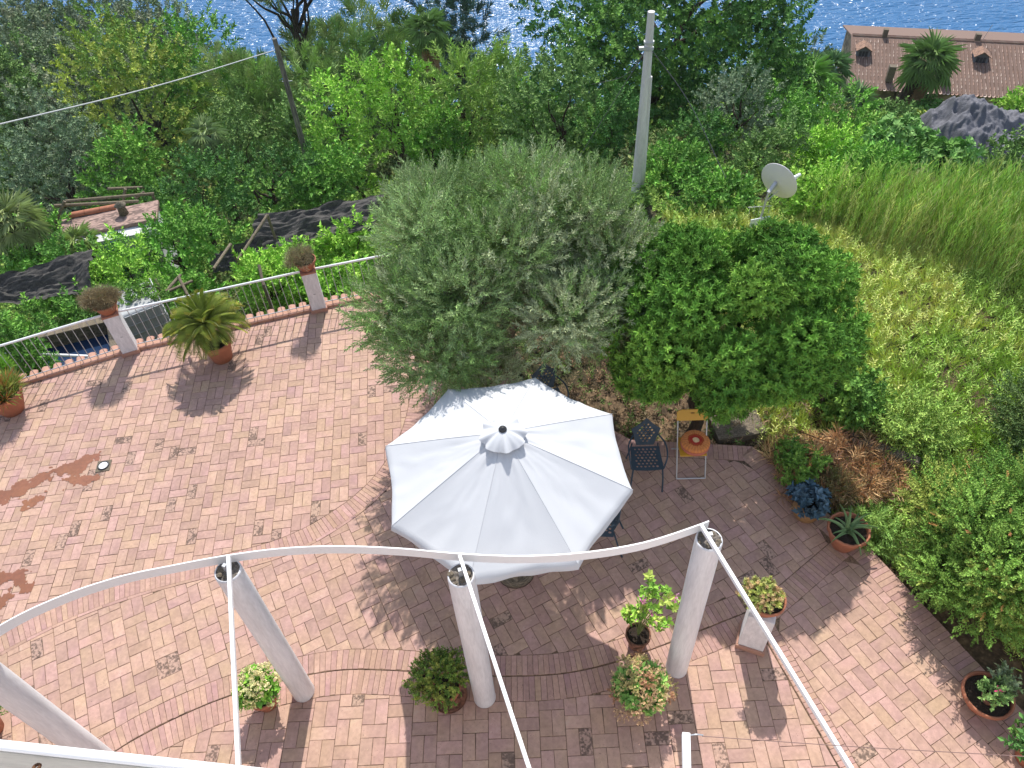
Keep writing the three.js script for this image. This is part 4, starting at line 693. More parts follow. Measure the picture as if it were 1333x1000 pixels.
// right side
T('garden_bush', 'leafy yellow green bush right of the satellite dish mast', [1060, 285, 34, 34, 15.5], 'lime', { cat: 'bush' });
T('garden_bush', 'dense green bush between the young tree and the tall reeds', [1125, 262, 40, 34, 18], 'broad', { cat: 'bush' });
T('garden_bush', 'green bush left of the satellite dish behind the round shrub', [925, 268, 40, 24, 15.5], 'broad', { cat: 'bush' });
T('garden_bush', 'bright green bush in front of the young tree', [1070, 238, 44, 34, 19], 'lime', { cat: 'bush' });
T('garden_bush', 'tall leafy bush standing behind the satellite dish', [985, 250, 44, 44, 18], 'mid', { cat: 'bush' });
T('garden_bush', 'leafy bush at the foot of the concrete pole', [870, 262, 44, 26, 17], 'broad', { cat: 'bush' });
T('garden_bush', 'green bush between the concrete pole and the grey tree', [905, 215, 44, 34, 21], 'dark', { cat: 'bush' });
T('evergreen_tree', 'grey blue tree at the corner of the tiled house', [1065, 82, 24, 26, 62], 'grey', {});
T('garden_bush', 'round dark green bush at the foot of the house palm', [1203, 162, 20, 20, 46], 'dark', { cat: 'bush' });
T('garden_bush', 'pale green bush below the house palm', [1160, 190, 40, 20, 40], 'mid', { cat: 'bush' });
T('garden_bush', 'yellow green bush beside the large grey net heap', [1205, 185, 18, 14, 40], 'yellow', { cat: 'bush' });
T('garden_bush', 'bright green bush at the right end of the tiled house', [1333, 150, 16, 24, 44], 'lime', { cat: 'bush' });
T('garden_bush', 'dark green leafy bush in front of the grey net heap', [1310, 232, 36, 34, 26], 'mid', { cat: 'bush' });
T('garden_bush', 'broad leaved green bush between the young tree and the net heap', [1150, 225, 50, 26, 25], 'castor', { cat: 'bush' });
T('garden_bush', 'broad leaved pale green bush below the grey net heap', [1215, 240, 46, 24, 23], 'castor', { cat: 'bush' });
T('garden_bush', 'low yellow green bush at the foot of the young tree', [1110, 290, 34, 34, 17], 'broad', { cat: 'bush' });
T('garden_bush', 'dark green bush left of the young tree trunk', [1020, 175, 34, 40, 25], 'broad', { cat: 'bush' });
{ // pomegranate at the garden edge
  const o = thing('pomegranate_bush', 'large green pomegranate bush with reddish tips at the terrace edge', 'bush', V(5.7, -0.12, -4.45)), cols = [[0.1, 0.19, 0.03], [0.13, 0.23, 0.04], [0.08, 0.16, 0.028], [0.16, 0.26, 0.05], [0.12, 0.21, 0.035], [0.09, 0.18, 0.03], [0.2, 0.24, 0.05]], R = V(1.02, 0.88, 1.15), c = V(0, 0.95, 0);
  const L = crown(o, c, R, { type: 'small', colors: cols, size: 0.85, count: 7200, lobes: 40, lobeR: 0.28, up: 0.6, flat: -0.85, shells: 0.35 });
  trunk(o, V(0, 0, 0), V(0.05, 0.8, -0.05), 0.06, { limbs: L.slice(0, 12).map((l) => V(c.x + l.c.x * R.x, c.y + l.c.y * R.y, c.z + l.c.z * R.z)) });
  const g2 = (label, x, z, rx, ry, cl, n, type = 'small', size = 0.85) => { const b = thing('garden_bush', label, 'bush', V(x, groundY(x, z) - 0.05, z)); crown(b, V(0, ry * 0.9, 0), V(rx, ry, rx), { type, colors: cl, size, count: n, lobes: 16, lobeR: 0.4, up: 0.6 }); stems(b, 7, ry, rx * 0.5); };
  { const fr = []; for (let i = 0; i < 46; i++) { const d = ballPoint(); d.y = Math.abs(d.y) * 0.8 + 0.1; fr.push({ p: V(c.x + d.x * R.x, c.y + d.y * R.y, c.z + d.z * R.z), d, s: rr(0.3, 0.55), c: tint([[0.34, 0.16, 0.07], [0.4, 0.22, 0.08]]) }); } scatter('reddish_shoot', 'small', fr, o); }
  g2('tangled dark green shrub behind the pomegranate bush', 7.6, -6.3, 0.85, 0.75, SP.mid.colors, 1300, 'small', 1.1);
  g2('leafy green shrub hanging over the brick edge below the pomegranate', 6.45, -3.5, 0.5, 0.45, cols, 1200);
  g2('low bright green plant in the bed behind the ochre pot', 3.95, -6.35, 0.36, 0.3, GREEN, 420, 'round', 0.6);
  g2('low leafy green plant under the round shrub edge', 5.0, -7.3, 0.42, 0.5, GREEN, 420, 'round', 0.75);
  g2('bright yellow green weed clump next to the dead branches', 5.75, -6.9, 0.5, 0.4, [[0.2, 0.28, 0.06], [0.16, 0.25, 0.05]], 420, 'weed', 0.7);
  g2('pale green grassy clump beside the aloe pot', 4.75, -5.3, 0.3, 0.2, [[0.17, 0.26, 0.06], [0.13, 0.22, 0.05]], 260, 'weed', 0.5);
}
{ // heap of dead branches
  const c = at(1085, 612, 0), gs = [];
  const o = thing('dead_brush', 'heap of dry brown cut branches in the garden bed', 'brush heap', V(c.x, -0.12, c.z));
  for (let i = 0; i < 90; i++) { const a = rr(-0.9, 0.5) + (rnd() < 0.3 ? 1.4 : 0), l = rr(0.35, 1.0), p = V(rr(-0.75, 0.75), rr(0.05, 0.42), rr(-0.5, 0.5)); p.y *= 1 - Math.abs(p.x) * 0.5; const d = V(Math.cos(a), rr(-0.25, 0.25), Math.sin(a)).multiplyScalar(l / 2); gs.push(bar(p.clone().sub(d), p.clone().add(d), rr(0.004, 0.011), 5, 0.003)); }
  mesh('branch', merge(gs), std(lin(0.3, 0.2, 0.13), 0.95, { map: texSoil }), o).userData.kind = 'stuff';
  const s = []; for (let i = 0; i < 520; i++) { const x = rr(-0.85, 0.85), z = rr(-0.55, 0.55); s.push({ p: V(x, rr(0.02, 0.4) * (1 - Math.abs(x) * 0.6), z), d: ballPoint(), s: rr(0.35, 0.75), c: tint([[0.4, 0.25, 0.12], [0.32, 0.17, 0.08], [0.48, 0.33, 0.17], [0.22, 0.13, 0.09]]) }); } scatter('dry_leaf', 'dry', s, o);
}
// ------------------------------------------------------------------ palms
const fanGeo = (() => { const mk = (n, spread) => { const P = [], C = [], N = n; for (let i = 0; i < 6; i++) { const a = V(i / 6 * 0.55, i / 6 * 0.1, 0), b = V((i + 1) / 6 * 0.55, (i + 1) / 6 * 0.1, 0); for (const q of [a.clone().add(V(0, 0, 0.012)), b.clone().add(V(0, 0, 0.012)), a.clone().add(V(0, 0, -0.012)), b.clone().add(V(0, 0, 0.012)), b.clone().add(V(0, 0, -0.012)), a.clone().add(V(0, 0, -0.012))]) { P.push(q.x, q.y, q.z); C.push(1.1, 1.05, 0.9); } }
  for (let i = 0; i < N; i++) { const a = mix(-spread, spread, i / (N - 1)), d = V(Math.cos(a), rr(-0.12, 0.05), Math.sin(a)).normalize(), k = rr(0.8, 1.2); leafInto(P, C, V(0.55, 0.1, 0), d, V().crossVectors(d, Y).normalize(), rr(0.62, 0.75) * (1 - 0.25 * Math.abs(a) / spread), 0.085, [k, k, k], 0.3, 0.3); } return raw(P, { C }); }; return [mk(17, 1.9), mk(15, 1.7)]; })();
function fanPalm(label, pos, h, size, { skirt = 0, n = 30, lean = 0, trunkR = 0.16, col = [0.12, 0.19, 0.06] } = {}) {
  const o = thing('fan_palm', label, 'palm', pos, lean ? 0 : rnd() * 6), top = V(lean, h, 0);
  const pts = [V(0, -0.3, 0), V(lean * 0.3, h * 0.5, 0), top]; const g = new THREE.TubeGeometry(new THREE.CatmullRomCurve3(pts), 22, trunkR, 10, false); { const p = g.attributes.position; for (let i = 0; i <= 22; i++) for (let j = 0; j <= 10; j++) { const k = i * 11 + j, w = 1 + (i % 2) * 0.09, c = new THREE.CatmullRomCurve3(pts).getPointAt(i / 22); p.setXYZ(k, c.x + (p.getX(k) - c.x) * w, p.getY(k), c.z + (p.getZ(k) - c.z) * w); } g.computeVertexNormals(); } mesh('trunk', g, M.bark, o);
  const fm = fronds(col), dm = fronds([0.26, 0.17, 0.1]);
  for (let i = 0; i < n; i++) { const f = mesh('frond', fanGeo[i % 2], fm, o), t = i / n; f.position.copy(top); f.rotation.order = 'YZX'; f.rotation.y = i * 2.39996; f.rotation.z = mix(-0.75, 1.2, t) + rr(-0.1, 0.1); f.rotation.x = rr(-0.3, 0.3); f.scale.setScalar(size * rr(0.85, 1.1)); }
  for (let i = 0; i < skirt; i++) { const f = mesh('dry_frond', fanGeo[i % 2], dm, o), t = i / skirt; f.position.set(top.x * (1 - t * 0.3), h - t * size * 1.1, 0); f.rotation.order = 'YZX'; f.rotation.y = i * 2.39996; f.rotation.z = -1.25 - rr(0, 0.18); f.scale.setScalar(size * rr(0.75, 0.95)); }
  return o;
}
const FR = new Map();
function fronds(c) { const k = c.join(); if (!FR.has(k)) FR.set(k, new THREE.MeshPhysicalMaterial({ color: lin(c[0] * 1.9, c[1] * 1.9, c[2] * 1.8), vertexColors: true, roughness: 0.6, side: THREE.DoubleSide })); return FR.get(k); }
const onHill = (u, v, dist) => { const p = atDist(u, v, dist); return V(p.x, groundY(p.x, p.z), p.z); };
const palmTo = (label, u, v, dist, size, opt = {}) => { const c = atDist(u, v, dist), p = V(c.x - (opt.lean ?? 0), groundY(c.x, c.z), c.z); return fanPalm(label, p, c.y - p.y, size, opt); };
palmTo('tall fan palm with brown skirt standing above the almond trees', 557, 42, 38, 1.05, { skirt: 26, n: 30 });
palmTo('stout fan palm with thick brown skirt in front of the tiled house', 1208, 84, 47, 1.5, { skirt: 40, n: 34, trunkR: 0.34, lean: 1.2 });
palmTo('small fan palm between the dark citrus trees', 268, 178, 28, 0.72, { n: 18, col: [0.15, 0.2, 0.09] });
palmTo('fan palm with spread fronds at the left end of the tiled house', 1052, 108, 34, 1.15, { n: 26, col: [0.13, 0.23, 0.06] });
palmTo('fan palm touching the corner of the tiled roof', 1082, 92, 44, 1.1, { n: 26, col: [0.1, 0.17, 0.07] });
palmTo('low fan palm below the corner of the tiled roof', 1112, 138, 40, 1.1, { n: 24, col: [0.12, 0.19, 0.08] });
palmTo('low pale fan palm in the corner above the grey net', 18, 292, 22, 0.8, { n: 24, col: [0.19, 0.23, 0.1] });
palmTo('low fan palm beside the pink roof', 104, 318, 20, 0.5, { n: 20, col: [0.17, 0.22, 0.07] });
{ // umbrella pine at the top of the view
  const c = atDist(372, -24, 52), gy = groundY(c.x, c.z), o = thing('umbrella_pine', 'umbrella pine with spreading dark limbs against the sea', 'tree', V(c.x, gy, c.z)), cy = c.y - gy;
  crown(o, V(0, cy + 0.5, 0), V(4.4, 0.9, 3.6), { type: 'needle', colors: SP.pine.colors, size: 2.2, count: 1000, lobes: 20, lobeR: 0.26, flat: -0.2 });
  trunk(o, V(0, -0.3, 0), V(0, cy - 1.6, 0), 0.26, { limbs: Array.from({ length: 12 }, (_, i) => V(Math.cos(i * 2.4) * rr(1.5, 4), cy + rr(-0.1, 0.6), Math.sin(i * 2.4) * rr(1.5, 3.4))) });
}
for (const [u, v, hw, hh, d, sp] of [[312, 100, 36, 28, 50, 'pine'], [352, 100, 36, 28, 48, 'mid'], [408, 72, 40, 28, 52, 'pine'], [462, 62, 46, 36, 53, 'mid'], [520, 78, 44, 34, 52, 'cedar'], [575, 100, 44, 30, 50, 'pine'], [640, 108, 44, 28, 52, 'mid'], [700, 112, 46, 36, 48, 'mid'], [770, 70, 50, 60, 46, 'dark'], [930, 95, 60, 56, 44, 'dark'], [1005, 110, 40, 40, 46, 'mid'], [690, 150, 36, 30, 34, 'broad'], [560, 160, 40, 26, 30, 'broad'], [390, 150, 36, 40, 32, 'mid'], [300, 165, 40, 34, 32, 'mid']])
  tree('belt_tree', { pine: 'yellowish pine crown in the belt of trees between slope and sea', mid: 'mid green dense crown in the belt of trees between slope and sea', cedar: 'blue green cedar crown in the belt of trees between slope and sea', dark: 'dark green dense crown in the belt of trees between slope and sea', broad: 'bright green leafy crown in the belt of trees between slope and sea' }[sp], [u, v, hw, hh, d], sp, { group: 'belt of trees before the sea', lobeR: 0.46 });
// scrub on the left hillside
for (let i = 0; i < 44; i++) {
  const row = i % 4, u = -20 + (i >> 2) * 28 + rr(-12, 12) + (row & 1) * 14, v = 8 + row * 33 + rr(-8, 8) + Math.max(0, u - 120) * 0.02;
  if (u > 250 - row * 18 && row > 0) continue; if (u > 238) continue;
  const dist = mix(74, 50, row / 3) + rr(-3, 3);
  const kind = rnd() < 0.6 ? 'maquis' : rnd() < 0.4 ? 'grey' : 'mid';
  tree('scrub_tree', { maquis: 'grey green scrub tree on the far hillside above the yellow green tree', grey: 'silvery grey scrub tree on the far hillside above the yellow green tree', mid: 'dark green scrub tree on the far hillside above the yellow green tree' }[kind], [u, v, rr(26, 38), rr(18, 26), dist], kind, { group: 'scrub trees on the hillside', count: 0.85, lobes: 12, lobeR: 0.5, shells: 0.7 });
}
// ------------------------------------------------------------------ meadow, reeds, weeds
const wedge = (d0, d1, x0, x1) => { const d = Math.sqrt(mix(d0 * d0, d1 * d1, rnd())); return [d * rr(x0, x1), -d]; };
{
  const sA = [], sB = [], sC = [], sD = [];
  const inTerrace = (x, z) => z > -8.2 && sdist(EDGE, x, z) < 0.1;
  for (let i = 0; i < 19000; i++) { // dry yellow green meadow
    const x = rr(3.6, 13.5), z = rr(-14.5, -3.2); if (inTerrace(x, z) || (z > -4.6 && sdist(EDGE, x, z) < 0.55)) continue;
    const n = fbm(x * 0.7, z * 0.7, 601, 3), y = groundY(x, z) - 0.12, dry = sstep(0.38, 0.6, n + (-z - 8) * 0.02);
    const c = dry > rnd() ? tint([[0.35, 0.4, 0.12], [0.42, 0.43, 0.15], [0.29, 0.37, 0.09]]) : tint([[0.25, 0.34, 0.08], [0.3, 0.38, 0.1], [0.2, 0.3, 0.06]]);
    (rnd() < 0.6 ? sA : sB).push({ p: V(x, y, z), d: V(rr(-0.35, 0.35), 1, rr(-0.35, 0.35)).normalize(), s: rr(0.45, 0.9), c });
  }
  scatter('meadow_grass', 'grass', sA).userData = { kind: 'stuff', label: 'tall dry yellow green meadow grass beside the terrace', category: 'grass' };
  scatter('meadow_weeds', 'weed', sB).userData = { kind: 'stuff', label: 'leafy yellow green weeds growing through the meadow', category: 'weeds' };
  for (let i = 0; i < 5200; i++) { const z = rr(-13.6, -9.4), x = rr(6.4, 15); const w = fbm(x * 0.5, z * 0.5, 611, 2); if (w < 0.33 || x < 7.3 + (z + 12.5) * 0.7 + (w - 0.5) * 3 + rr(-0.9, 0.5)) continue; sC.push({ p: V(x, groundY(x, z) - 0.1, z), d: V(0.05 + rr(-0.14, 0.14), 1, rr(-0.14, 0.14)).normalize(), s: rr(0.4, 1.0), c: tint([[0.24, 0.36, 0.08], [0.3, 0.42, 0.11], [0.17, 0.28, 0.06], [0.4, 0.42, 0.17]], rr(0.65, 1.15)) }); }
  scatter('reed_stand', 'reed', sC).userData = { kind: 'stuff', label: 'tall bright green feathery weeds standing above the meadow', category: 'reeds' };
  for (let i = 0; i < 38000; i++) { // undergrowth over the whole slope
    const [x, z] = i < 24000 ? wedge(11.3, 62, -0.85, 0.95) : wedge(11.3, 30, -0.85, 1.05), d = -z; if (x > 3 && d < 13.4) continue; if (z > railZ(Math.min(x, 0)) - 0.35 && x < 2) continue;
    const y = groundY(x, z), n = fbm(x * 0.25, z * 0.25, 621, 3), far = sstep(20, 50, d);
    sD.push({ p: V(x, y - 0.05, z), d: V(rr(-0.5, 0.5), 1, rr(-0.5, 0.5)).normalize(), s: mix(1.3, 4.2, far) * rr(0.6, 1.3), c: n > 0.5 ? tint([[0.1, 0.18, 0.035], [0.14, 0.23, 0.045], [0.17, 0.25, 0.05]]) : tint([[0.08, 0.13, 0.035], [0.11, 0.15, 0.05], [0.15, 0.17, 0.06]]) });
  }
  scatter('undergrowth', 'round', sD).userData = { kind: 'stuff', label: 'leafy green undergrowth covering the slope between the trees', category: 'undergrowth' };
  const sE = []; for (let i = 0; i < 1500; i++) { const x = rr(-1.2, 5.2), z = rr(-10.6, -6.9); if (!(sdist(EDGE, x, z) > 0.08 || z < -8.6) || sdist(OUTER, x, z) > -0.1) continue; sE.push({ p: V(x, -0.2, z), d: V(rr(-0.8, 0.8), 1, rr(-0.8, 0.8)).normalize(), s: rr(0.4, 0.9), c: tint([[0.07, 0.12, 0.03], [0.16, 0.12, 0.07], [0.2, 0.13, 0.08], [0.1, 0.15, 0.04]]) }); }
  scatter('bed_plants', 'weed', sE).userData = { kind: 'stuff', label: 'low shaded weeds in the bed under olive and shrub', category: 'weeds' };
  const sF = []; for (let i = 0; i < 130; i++) { const p = i < 90 ? at(rr(830, 1050), rr(575, 700), LEVEL_B) : at(rr(420, 900), rr(640, 980), LEVEL_B); sF.push({ p: V(p.x, LEVEL_B + 0.004, p.z), d: V(rr(-1, 1), 0.15, rr(-1, 1)).normalize(), s: rr(0.05, 0.11), c: tint([[0.42, 0.33, 0.22], [0.3, 0.18, 0.1], [0.5, 0.42, 0.3]]) }); }
  scatter('fallen_leaves', 'small', sF).userData = { kind: 'stuff', label: 'few tiny dry leaves fallen on the bricks', category: 'leaves' };
}
// ------------------------------------------------------------------ stone pillar and low wall of the garden
{
  const p = at(1068, 528, 0), o = thing('stone_pillar', 'grey stone garden pillar at the side of the round shrub', 'pillar', V(p.x, -0.15, p.z), 0.3); mesh('shaft', box(0.2, 0.95, 0.2, 0, 0.47, 0, 0.01), M.concrete, o); mesh('cap', box(0.26, 0.05, 0.26, 0, 0.97, 0, 0.008), M.plaster, o);
  const a = at(1105, 572, 0.05), b = at(1195, 606, 0.05), w = thing('garden_wall', 'low whitish concrete wall edge between dead branches and meadow', 'wall', V(0, 0, 0)); mesh('coping', beam(V(a.x, 0, a.z), V(b.x, 0, b.z), 0.16, 0.3), M.concrete, w);
  const q = at(965, 580, 0.0), l = thing('pale_slab', 'pale stone slab in the bed beneath the round shrub', 'slab', V(q.x + 0.05, -0.1, q.z - 0.42), 0.1); mesh('slab', box(0.75, 0.12, 0.5, 0, 0.04, 0, 0.01), M.concrete, l);
}
// ------------------------------------------------------------------ satellite dish, chimney box
{
  const c = atDist(1011, 238, 14.3), b = V(c.x - 0.28, groundY(c.x, c.z) - 0.2, c.z + 0.15), o = thing('satellite_dish', 'white satellite dish on a steel mast with small panel aerials', 'satellite dish', b), top = c.clone().sub(b);
  mesh('mast', bar(V(0, 0, 0), V(0.1, top.y - 0.1, 0), 0.022, 10), M.galv, o);
  const pr = []; for (let i = 0; i <= 14; i++) { const r = 0.42 * i / 14; pr.push(new THREE.Vector2(Math.max(r, 1e-4), 0.42 * r * r)); } pr.push(new THREE.Vector2(0.432, 0.075), new THREE.Vector2(0.43, 0.062)); for (let i = 13; i >= 0; i--) { const r = 0.42 * i / 14; pr.push(new THREE.Vector2(Math.max(r, 1e-4), 0.42 * r * r - 0.012)); }
  const aim = V(0.8, 0.22, -0.56).normalize(), q = new THREE.Quaternion().setFromUnitVectors(Y, aim), d = mesh('dish', new THREE.LatheGeometry(pr, 48).scale(0.92, 1, 1.04), std(lin(0.62, 0.6, 0.6), 0.5), o); d.quaternion.copy(q); d.position.copy(top);
  const f = top.clone().addScaledVector(aim, 0.5).add(V(0.16, -0.14, 0)); mesh('feed_arm', bar(top.clone().add(V(0.16, -0.36, -0.04)), f, 0.014, 8), M.paint, o); mesh('feed_horn', bar(f, f.clone().addScaledVector(aim, -0.16).add(V(-0.02, 0.03, 0)), 0.035, 12), M.paint, o);
  mesh('bracket', beam(V(0.1, top.y - 0.14, 0), top.clone().addScaledVector(aim, -0.015), 0.07, 0.1), M.galv, o); mesh('strut', bar(V(0.1, top.y - 0.3, 0), top.clone().addScaledVector(aim, -0.01).add(V(0.1, -0.16, 0)), 0.01), M.galv, o);
  mesh('aerial_panel', box(0.42, 0.2, 0.02, 0.02, top.y - 0.78, 0.05).rotateY(0.2), std(lin(0.55, 0.6, 0.6), 0.5), o); for (let i = 0; i < 5; i++) mesh('aerial_rod', bar(V(-0.2 + i * 0.1, top.y - 0.62, -0.02), V(-0.2 + i * 0.1, top.y - 0.45, -0.06), 0.006, 5), M.steel, o); mesh('aerial_frame', bar(V(-0.24, top.y - 0.47, -0.05), V(0.24, top.y - 0.47, -0.05), 0.008, 5), M.steel, o);
  const w = atDist(1022, 318, 12.6), h = thing('chimney', 'pale plastered chimney block below the satellite dish', 'chimney', V(w.x, groundY(w.x, w.z) - 0.2, w.z), -0.2), hh = w.y - groundY(w.x, w.z) + 0.3; mesh('block', box(0.52, hh, 0.5, 0, hh / 2, 0, 0.02), M.plaster, h); mesh('cap', box(0.6, 0.06, 0.58, 0, hh + 0.032, 0, 0.01), M.plaster, h);
}
// ------------------------------------------------------------------ utility poles and wires
{
  const t = atDist(848, 15, 16.5), gy = groundY(t.x, t.z), o = thing('utility_pole', 'pale grey concrete utility pole with clamp and guy wires', 'pole', V(t.x, gy, t.z)), h = t.y - gy;
  const cm = std(lin(0.74, 0.72, 0.7), 0.85, { map: texFine, bumpMap: texBump, bumpScale: 0.002 });
  mesh('shaft', bar(V(0, -0.3, 0), V(0, h, 0), 0.155, 20, 0.075), cm, o); mesh('sleeve', bar(V(0.1, -0.3, 0.05), V(0.07, h - 1.35, 0.04), 0.07, 14, 0.055), cm, o);
  for (const y of [0.62, 0.75]) mesh('clamp', new THREE.CylinderGeometry(0.11, 0.11, 0.05, 18).translate(0, h - y, 0), M.galv, o); mesh('insulator', box(0.22, 0.06, 0.08, -0.1, h - 0.72, 0.05), M.galv, o);
  const s = V(t.x, t.y - 0.7, t.z), cable = (label, pts, r) => { mesh('cable', tube(pts, r, 40, 5), std(lin(0.09, 0.09, 0.1), 0.6)).userData = { label, category: 'cable' }; };
  cable('thin guy wire from the concrete pole down behind the olive', [s, atDist(735, 235, 20)], 0.009);
  cable('thin cable sagging from the concrete pole into the dark tree', [s, atDist(815, 95, 20).add(V(0, -0.05, 0)), atDist(770, 110, 25)], 0.008);
  cable('thin cable from the concrete pole down to the grey tree', [s, atDist(895, 130, 16), atDist(945, 232, 15)], 0.008);
  const t2 = atDist(357, 50, 24.3), g2 = groundY(t2.x, t2.z), o2 = thing('utility_pole', 'slim grey wooden utility pole among the citrus trees', 'pole', V(t2.x, g2, t2.z)), wm = std(lin(0.42, 0.44, 0.47), 0.85, { map: rep(texSoil, 2) }); mesh('shaft', bar(V(0, -0.3, 0), V(0, t2.y - g2, 0), 0.11, 14, 0.07), wm, o2); mesh('step_bolt', bar(V(-0.12, (t2.y - g2) * 0.8, 0), V(0.2, (t2.y - g2) * 0.8, 0), 0.015), M.galv, o2);
  const e = atDist(356, 66, 24.3), f = atDist(-60, 176, 17); mesh('cable', tube([e, e.clone().lerp(f, 0.5).add(V(0, -0.1, 0)), f], 0.016, 60, 6), std(lin(0.45, 0.46, 0.46), 0.5)).userData = { label: 'thick pale overhead cable from the wooden pole to the frame edge', category: 'cable' };
  const t3 = atDist(622, 92, 34), g3 = groundY(t3.x, t3.z), o3 = thing('fence_post', 'thin grey post with wire among the feathery trees', 'post', V(t3.x, g3, t3.z)); mesh('shaft', bar(V(0, 0, 0), V(0, t3.y - g3, 0), 0.06, 10), M.barkPale, o3);
}
// ------------------------------------------------------------------ nets, cistern, tank, shed, posts on the left
function net(label, corners, sag, seedN, bumpy = 0.35, n = 44) {
  const [A, B, C, D] = corners, P = [], U = [], idx = [];
  for (let i = 0; i <= n; i++) for (let j = 0; j <= n; j++) { const s = i / n, t = j / n, p = A.clone().lerp(B, s).lerp(D.clone().lerp(C, s), t); p.y += -sag * 4 * s * (1 - s) * t * (1 - t) * 2 + (fbm(s * 5, t * 5, seedN, 4) - 0.5) * bumpy + (1 - Math.abs(2 * fbm(s * 9 + t * 2, t * 6, seedN + 7, 3) - 1)) * bumpy * 0.35; p.x += (fbm(s * 4, t * 4, seedN + 3, 3) - 0.5) * bumpy; P.push(p.x, p.y, p.z); U.push(s * 3, t * 3); }
  for (let i = 0; i < n; i++) for (let j = 0; j < n; j++) { const a = i * (n + 1) + j; idx.push(a, a + 1, a + n + 1, a + 1, a + n + 2, a + n + 1); }
  const g = new THREE.BufferGeometry(); g.setIndex(idx); g.setAttribute('position', new THREE.Float32BufferAttribute(P, 3)); g.setAttribute('uv', new THREE.Float32BufferAttribute(U, 2)); g.computeVertexNormals();
  const o = mesh('shade_net', g, std(lin(0.15, 0.16, 0.185), 0.8, { map: texSoil, side: THREE.DoubleSide, bumpMap: texBump, bumpScale: 0.01 })); o.userData = { label, category: 'shade net' }; return o;
}
net('dark grey shade net stretched over the plot left of the cistern', [at(-30, 372, -1.7), at(126, 326, -1.5), at(116, 384, -1.9), at(-30, 406, -2.1)], 0.15, 700, 0.3);
net('dark grey shade net hanging on poles behind the railing by the olive', [at(345, 280, -1.6), at(505, 255, -1.5), at(486, 305, -1.9), at(318, 334, -2.1)], 0.2, 720, 0.35);
net('small dark grey net hanging below the poles behind the railing', [at(280, 330, -1.9), at(345, 318, -1.8), at(330, 352, -2.2), at(275, 358, -2.3)], 0.1, 740, 0.25);
{
  const c = atDist(1275, 150, 34), heap = (u, v, d) => { const p = atDist(u, v, d); return p; };
  const n = 110, P = [], U = [], idx = []; const c0 = heap(1270, 213, 31), gy = groundY(c0.x, c0.z);
  for (let i = 0; i <= n; i++) for (let j = 0; j <= n; j++) { const s = i / n * 2 - 1, t = j / n * 2 - 1, r = Math.hypot(s, t), e = Math.exp(-((s + 0.45) ** 2) * 5 - (t + 0.1) ** 2 * 3) * 1.45 + Math.exp(-((s - 0.35) ** 2) * 4 - (t) ** 2 * 3) * 1.25, x = c0.x + s * 2.5 + t * 0.4, z = c0.z + t * 2.4; P.push(x, groundY(x, z) + e * (1 + (fbm(s * 3, t * 3, 760, 4) - 0.5) * 0.6) + 0.35 - sstep(0.8, 1.25, r) * 0.9 + (1 - Math.abs(2 * fbm(s * 5 + t * 2, t * 3, 770, 5) - 1)) * 0.6, z); U.push(s * 4, t * 4); }
  for (let i = 0; i < n; i++) for (let j = 0; j < n; j++) { const a = i * (n + 1) + j; idx.push(a, a + 1, a + n + 1, a + 1, a + n + 2, a + n + 1); }
  const g = new THREE.BufferGeometry(); g.setIndex(idx); g.setAttribute('position', new THREE.Float32BufferAttribute(P, 3)); g.setAttribute('uv', new THREE.Float32BufferAttribute(U, 2)); g.computeVertexNormals();
  mesh('shade_net', g, std(lin(0.15, 0.15, 0.175), 0.8, { map: rep(texFine, 0.5), side: THREE.DoubleSide, bumpMap: texBump, bumpScale: 0.02 })).userData = { label: 'large grey net draped over a heap in front of the tiled house', category: 'shade net' };
}
{ // cistern with dark blue water
  const y = -1.55, a = at(38, 442, y), b = at(142, 417, y), c = at(150, 470, y), d = at(30, 500, y), o = thing('water_cistern', 'concrete water cistern with dark blue water below the railing', 'cistern', V(0, 0, 0));
  const wall = (p, q, w = 0.14, h = 1.3) => mesh('wall', beam(V(p.x, y - h / 2, p.z), V(q.x, y - h / 2, q.z), w, h), M.concrete, o); wall(a, b); wall(b, c); wall(c, d); wall(d, a);
  mesh('rim_board', beam(V(a.x, y + 0.03, a.z), V(b.x, y + 0.03, b.z), 0.2, 0.05), M.barkPale, o);
  const sh = new THREE.Shape([a, b, c, d].map((p) => new THREE.Vector2(p.x, -p.z))), g = new THREE.ShapeGeometry(sh); g.rotateX(-Math.PI / 2); g.translate(0, y - 0.3, 0); mesh('water', g, std(lin(0.012, 0.03, 0.075), 0.2), o);
  mesh('pipe', bar(at(-20, 458, -1.2), at(116, 464, -1.2), 0.03, 8), M.paint, o);
}
